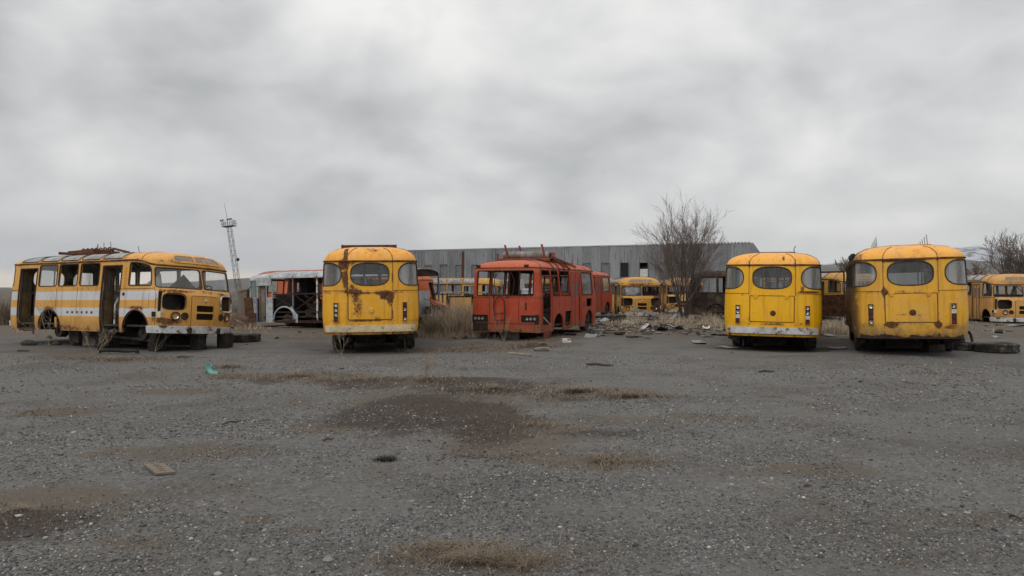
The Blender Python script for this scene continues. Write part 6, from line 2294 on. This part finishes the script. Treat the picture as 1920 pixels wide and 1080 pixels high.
def stick(px0, py0, px1, py1, r, mat, label, name='stick', cat='stick', z=0.03):
    a, b_ = gp(px0, py0), gp(px1, py1)
    a.z, b_.z = float(gz(a.x, a.y)) + z * 0.5, float(gz(b_.x, b_.y)) + z
    m = (a + b_) / 2
    o = MB().tube([a - m, (a - m) * 0.3 + Vector((0, 0.02, 0.012)), (b_ - m) * 0.4 - Vector((0, 0.015, 0)), b_ - m], [r, r * 0.9, r * 0.8, r * 0.5], 6).build(name, M[mat], None, 50)
    o.location = m
    return tag(o, label, cat)


stick(953, 663, 994, 666, 0.025, 'weed', 'pale stick lying on the ground behind the red bus')
stick(1100, 683, 1150, 685, 0.025, 'dark_stone', 'dark stick on the gravel between the red bus and the bright yellow bus')
stick(1423, 700, 1452, 700, 0.022, 'dark_stone', 'short dark stick on the gravel behind the bright yellow bus')
stick(417, 798, 452, 792, 0.010, 'dark_stone', 'thin dark twig on the gravel left of the dark soil patch')
stick(332, 671, 363, 672, 0.02, 'dark_stone', 'dark stick in front of the striped bus')
stick(606, 829, 626, 827, 0.010, 'dark_stone', 'short dark twig below the dark soil patch')
stick(1892, 968, 1919, 975, 0.010, 'dark_stone', 'black wire end at the right edge of the gravel', 'wire', 'wire')


def sheet_piece(px, py, w, d, mat, label, cat='sheet metal', fold=0.15, rz=0.0, seed=0, name='scrap_sheet', Y=None):
    p = gp(px, py) if Y is None else at(px, Y)
    rn = random.Random(seed)
    b = MB()
    P = []
    a1, a2 = rn.uniform(0, 6), rn.uniform(0, 6)
    for j in range(5):
        P.append([((i / 6 - .5) * w * (1 + 0.1 * math.sin(j * 2 + a1)), (j / 4 - .5) * d * (1 + 0.15 * math.sin(i * 1.7 + a2)), 0.03 + fold * (0.5 + 0.5 * math.sin(i * 0.9 + a1)) * (0.4 + 0.6 * math.sin(j * 0.8 + a2) ** 2)) for i in range(7)])
    b.sheet(P, 6, 4)
    o = b.build(name, M[mat], None, 40)
    md = o.modifiers.new('t', 'SOLIDIFY')
    md.thickness = 0.012
    o.location = (p.x, p.y, float(gz(p.x, p.y)))
    o.rotation_euler[2] = rz
    return tag(o, label, cat, 'scrap lying in front of the derelict yellow bus' if px > 1100 and px < 1360 else None)


# folded dark sheet with a pale edge
p = gp(1152, 627)
b = MB()
b.add([(-0.55, -0.1, 0.0), (0.0, -0.05, 0.28), (0.5, -0.1, 0.0), (-0.5, 0.5, 0.02), (0.05, 0.5, 0.26), (0.5, 0.5, 0.02)], [(0, 1, 4, 3), (1, 2, 5, 4)])
o = b.build('folded_sheet', M['dark_sheet'])
md = o.modifiers.new('t', 'SOLIDIFY')
md.thickness = 0.02
e = MB().tube([(-0.56, -0.12, 0.02), (0.0, -0.07, 0.30)], 0.018, 5)
e.build('pale_edge', M['sheet'], o)
o.location = (p.x, p.y, float(gz(p.x, p.y)))
tag(o, 'dark sheet folded like a low roof, right of the red bus', 'sheet metal')
for k, (px, py, w, d, mt, lab, f) in enumerate(((1215, 620, 0.5, 0.6, 'white', 'crumpled white sheet, largest of the scrap in front of the derelict yellow bus', .22), (1270, 619, 0.65, 0.6, 'sheet', 'pale curved sheet right of the crumpled white sheet', .20), (1178, 611, 0.5, 0.5, 'sheet', 'pale crumpled sheet nearest to the leaning beam', .22),
                                                (1180, 625, 0.75, 0.4, 'wood', 'flat grey board right of the folded dark sheet', .03), (1130, 620, 0.9, 0.5, 'sheet', 'flat pale sheet left of the folded dark sheet', .03), (1325, 633, 0.45, 0.2, 'sheet', 'flat pale strip left of the bright yellow bus', .02),
                                                (1325, 619, 0.3, 0.3, 'white', 'small white scrap in the dry weeds left of the bright yellow bus', .15), (1240, 622, 0.45, 0.4, 'dark_sheet', 'dark crumpled sheet between the white and the pale curved sheet', .2), (1160, 613, 0.5, 0.4, 'dark_sheet', 'dark scrap left of the pale crumpled sheet', .15),
                                                (1259, 602, 0.6, 0.6, 'sheet', 'pale bundle beside the tree trunk', .35), (1132, 605, 0.6, 0.5, 'sheet', 'pale scrap under the front of the red bus', .2), (1310, 640, 1.0, 0.4, 'sheet', 'long flat pale strip of dust sheet near the bright yellow bus', .02), (1368, 648, 0.7, .35, 'sheet', 'flat pale strip under the left rear of the bright yellow bus', .02),
                                                (1570, 650, .5, .5, 'sheet', 'pale flat scrap between the two right-hand buses', .03), (1555, 631, .4, .5, 'sheet', 'small pale scrap further back between the two right-hand buses', .05), (1595, 617, .7, .5, 'wood', 'straw-coloured flat sheet behind the gap of the two right-hand buses', .1),
                                                (1905, 612, .6, .6, 'sheet', 'pale scrap in front of the dirty yellow bus at the right edge', .08), (1870, 620, 1.0, .4, 'wood', 'flat board in front of the dirty yellow bus at the right edge', .03), (548, 614, .9, .5, 'sheet', 'pale flat sheet beside the wheel arch of the stripped white bus', .02))):
    sheet_piece(px, py, w, d, mt, lab, fold=f, seed=k, rz=k * 0.7)
# leaning beam with lattice in front of the derelict bus
root = empty('fallen_truss', (at(1182, 38).x, 38, 0), 0, 'fallen lattice beam leaning in front of the derelict yellow bus', 'beam')
MB().bar((0, 0, 0.62), (1.55, -0.3, 0.22), 0.10, 0.14).build('top_beam', M['sheet'], root)
tr = MB().bar((0.1, 0, 0.1), (1.5, -0.3, 0.05), 0.06)
for i in range(4):
    tr.bar((0.2 + 0.35 * i, -0.05 * i, 0.08), (0.4 + 0.35 * i, -0.05 * i, 0.50 - 0.08 * i), 0.04)
tr.build('lattice', M['rust_dark'], root)
for k, (px, Y, lab) in enumerate(((1143, 37.2, 'dark tyre lying behind the red bus, left of the fallen lattice beam'), (1157, 37.6, 'dark tyre lying right beside the fallen lattice beam'))):
    tyre_flat((at(px, Y).x, Y), 0.46, 0.30, lab)

# concrete wreckage at the foot of the mast
block('concrete_slab', at(441, 33), (0.9, 0.35, 1.35), M['concrete'], 'pale concrete slab leaning behind the front of the striped bus', 'concrete', rot=(0, R(14), R(10)))
block('concrete_slab', at(449, 32.6), (0.28, 0.25, 1.6), M['concrete'], 'narrow pale concrete post leaning right beside the leaning slab', 'concrete', rot=(0, R(-18), 0))
block('brown_post', at(456.5, 32), (0.36, 0.3, 1.62), M['card'], 'broad brown concrete post left of the stripped white bus', 'post', rot=(0, R(2), 0))
rock('rubble_heap', at(442, 31.2), (2.0, 1.2, 0.9), M['brick_soil'], 'low heap of rubble at the foot of the leaning slabs', 'rubble', None, 80, 0.4)
block('crumpled_sheet', at(467.5, 31.0), (0.34, 0.12, 1.25), M['rust'], 'rust red crumpled sheet beside the nose of the stripped white bus', 'sheet metal', rot=(R(-6), R(-5), 0.2))
block('crumpled_sheet', at(472, 30.9), (0.30, 0.14, 0.62), M['rust'], 'short rust red lump of sheet at the foot of the white bus nose', 'sheet metal', rot=(R(-10), R(8), 0.5))
# utility poles far away on the left and the far field line
for k, px in enumerate((424.0,)):
    pass

# small scattered rubbish (countless) in the middle distance and on the gravel
rb = MB()
rb2 = MB()
rn = random.Random(77)
for i in range(250):
    if i < 240:
        Y = rn.uniform(24, 40)
        t = rn.choice([rn.uniform(0.1, 0.30), rn.uniform(-0.66, 0.66)])
    else:
        Y = rn.uniform(13, 24)
        t = rn.uniform(-0.68, 0.68)
    x = t * Y
    z = float(gz(x, Y)) if abs(x) < 24 else 0.0
    s_ = rn.uniform(0.04, 0.22) if Y > 23 else rn.uniform(0.015, 0.06)
    Mx = Matrix.Rotation(rn.uniform(0, 6.28), 3, 'Z') @ Matrix.Rotation(rn.uniform(-.9, .9), 3, 'X')
    (rb if (rn.random() < 0.35 and i < 300) else rb2).box((x, Y, z + s_ * 0.15), (s_ * rn.uniform(1, 2.5), s_, s_ * rn.uniform(.08, .35)), Mx)
for i in range(170):
    Y = rn.uniform(26, 39)
    x = rn.uniform(0.10, 0.31) * Y
    z = float(gz(x, Y))
    if i % 3 == 0:
        a_ = rn.uniform(0, 6.28)
        L_ = rn.uniform(.2, .8)
        rb2.tube([(x, Y, z), (x + L_ * .5 * math.cos(a_), Y + L_ * .5 * math.sin(a_), z + rn.uniform(.02, .14)), (x + L_ * math.cos(a_), Y + L_ * math.sin(a_), z + rn.uniform(0, .15))], rn.uniform(.008, .03), 4)
    else:
        s_ = rn.uniform(.05, .2)
        Mx = Matrix.Rotation(rn.uniform(0, 6.28), 3, 'Z') @ Matrix.Rotation(rn.uniform(-.6, .6), 3, 'X')
        (rb if i % 9 == 1 else rb2).box((x, Y, z + s_ * .02), (s_ * rn.uniform(.6, 1.8), s_, s_ * rn.uniform(.06, .35)), Mx)
tag(rb.build('pale_litter', M['sheet']), 'pale scraps scattered over the yard', kind='stuff')
tag(rb2.build('dark_litter', M['dark_stone']), 'dark scraps and clods scattered over the yard', kind='stuff')


# ------------------------------------------------------------------ gravel stones
def build_gravel():
    t_ = (1 + 5 ** 0.5) / 2
    iv = np.array([(-1, t_, 0), (1, t_, 0), (-1, -t_, 0), (1, -t_, 0), (0, -1, t_), (0, 1, t_), (0, -1, -t_), (0, 1, -t_), (t_, 0, -1), (t_, 0, 1), (-t_, 0, -1), (-t_, 0, 1)], float)
    iv /= np.linalg.norm(iv[0])
    fc = np.array([(0, 11, 5), (0, 5, 1), (0, 1, 7), (0, 7, 10), (0, 10, 11), (1, 5, 9), (5, 11, 4), (11, 10, 2), (10, 7, 6), (7, 1, 8), (3, 9, 4), (3, 4, 2), (3, 2, 6), (3, 6, 8), (3, 8, 9), (4, 9, 5), (2, 4, 11), (6, 2, 10), (8, 6, 7), (9, 8, 1)])
    xs, ys, ss = [], [], []
    for (y0, y1, dens, s0, s1) in ((3.7, 5.5, 4600, .003, .0100), (5.5, 8.0, 2100, .0045, .0115), (8.0, 12.0, 520, .007, .016), (12.0, 18.0, 90, .011, .022), (3.7, 7.0, 45, .012, .022), (7, 13, 8, .014, .026)):
        n = int(dens * (y1 - y0) * 0.70 * (y0 + y1))
        y = rng.uniform(y0, y1, n)
        x = rng.uniform(-1, 1, n) * (0.70 * y + 0.3)
        d = fbm(x * 0.55, y * 0.8, 41, 4, 0.55)
        e = fbm(x * 2.1, y * 2.1, 43, 3, 0.55)
        keep = rng.random(n) < np.clip((d * 0.7 + e * 0.3 - 0.40) * 4.0, 0.06, 0.9)
        x, y = x[keep], y[keep]
        xs.append(x)
        ys.append(y)
        q = rng.random(len(x)) ** 2.4
        ss.append(s0 + (s1 - s0) * q)
    x, y, s_ = np.concatenate(xs), np.concatenate(ys), np.concatenate(ss)
    n = len(x)
    V = iv[None] * (1 + rng.normal(0, 0.16, (n, 12, 1)))
    V = V * (np.stack([rng.uniform(.8, 1.35, n), rng.uniform(.7, 1.1, n), rng.uniform(.45, .8, n)], -1)[:, None] * s_[:, None, None])
    a = rng.uniform(0, 6.283, n)
    ca, sa = np.cos(a)[:, None], np.sin(a)[:, None]
    X = V[..., 0] * ca - V[..., 1] * sa + x[:, None]
    Y = V[..., 0] * sa + V[..., 1] * ca + y[:, None]
    Z = V[..., 2] + (gz(x, y) + s_ * 0.22)[:, None]
    P = np.stack([X, Y, Z], -1).reshape(-1, 3)
    F = (fc[None] + (np.arange(n) * 12)[:, None, None]).reshape(-1, 3)
    me = bpy.data.meshes.new('gravel')
    me.vertices.add(len(P))
    me.vertices.foreach_set('co', P.astype(np.float32).ravel())
    me.loops.add(F.size)
    me.loops.foreach_set('vertex_index', F.astype(np.int32).ravel())
    me.polygons.add(len(F))
    me.polygons.foreach_set('loop_start', np.arange(0, F.size, 3, dtype=np.int32))
    me.polygons.foreach_set('loop_total', np.full(len(F), 3, np.int32))
    me.update(calc_edges=True)
    m, nn, l, p, out = new_mat('gravel_stone')
    g = nn.new('ShaderNodeNewGeometry')
    cr = nn.new('ShaderNodeValToRGB')
    e = cr.color_ramp.elements
    e[0].position, e[0].color = 0.0, (0.040, 0.040, 0.042, 1)
    e[1].position, e[1].color = 1.0, (0.50, 0.48, 0.45, 1)
    for q, c in ((0.2, (0.072, 0.072, 0.073, 1)), (0.55, (0.115, 0.113, 0.110, 1)), (0.75, (0.150, 0.140, 0.127, 1)), (0.90, (0.235, 0.230, 0.22, 1)), (0.97, (0.33, 0.32, 0.30, 1))):
        k = e.new(q)
        k.color = c
    l.new(g.outputs['Random Per Island'], cr.inputs[0])
    l.new(cr.outputs[0], p.inputs['Base Color'])
    p.inputs['Roughness'].default_value = 0.85
    p.inputs['Specular IOR Level'].default_value = 0.3
    me.materials.append(m)
    o = bpy.data.objects.new('gravel', me)
    C.objects.link(o)
    tag(o, 'loose grey gravel stones over the yard', kind='stuff')
    print('gravel stones', n)


build_gravel()

def build_clods():
    m = simple('clod_earth', (0.060, 0.043, 0.034), 0.95, var=0.5, scale=9)
    out = MB()
    ov = [(1, 0, 0), (-1, 0, 0), (0, 1, 0), (0, -1, 0), (0, 0, 1), (0, 0, -0.4)]
    of = [(0, 2, 4), (2, 1, 4), (1, 3, 4), (3, 0, 4), (2, 0, 5), (1, 2, 5), (3, 1, 5), (0, 3, 5)]
    for (px, py, rx, ry, n) in ((830, 772, 1.3, 2.0, 1500), (760, 788, 1.0, 1.0, 700), (890, 800, .8, 1.4, 700), (930, 735, 2.0, 1.6, 700), (880, 852, .9, .6, 300), (20, 990, .8, .4, 250), (880, 650, 2.5, 1.6, 500), (1240, 622, 5.0, 2.5, 700), (200, 672, 3, .9, 300)):
        p = gp(px, py)
        for _ in range(n):
            a, q = rng.uniform(0, 6.283), abs(rng.normal(0, 0.55))
            x, y = p.x + rx * q * math.cos(a), p.y + ry * q * math.sin(a)
            r_ = (0.006 + 0.018 * rng.random() ** 2) * (1 + max(0, y - 12) * 0.05)
            c, z = math.cos(a * 7) * r_, float(gz(x, y))
            s_ = math.sin(a * 7) * r_
            out.add([(x + u * c * rng.uniform(.7, 1.5) - v * s_, y + u * s_ + v * c, z + w * r_ * rng.uniform(.4, .8)) for u, v, w in ov], of)
    tag(out.build('soil_clods', m), 'small crumbs of dark earth on the bare patches', kind='stuff')


build_clods()

# ------------------------------------------------------------------ haze
if HAZE:
    hb = MB().box((0, 0, 249.0), (19000, 19000, 500.0))
    me_o = hb.build('haze', None)
    me_o.data.materials.clear()
    hm = bpy.data.materials.new('haze')
    hm.use_nodes = True
    hn = hm.node_tree.nodes
    hn.clear()
    ho = hn.new('ShaderNodeOutputMaterial')
    pv = hn.new('ShaderNodeVolumePrincipled')
    pv.inputs['Color'].default_value = (0.93, 0.95, 1.0, 1)
    pv.inputs['Density'].default_value = 0.00005
    hm.node_tree.links.new(pv.outputs[0], ho.inputs['Volume'])
    me_o.data.materials.append(hm)
    tag(me_o, 'thin grey air over the far hills', kind='stuff')
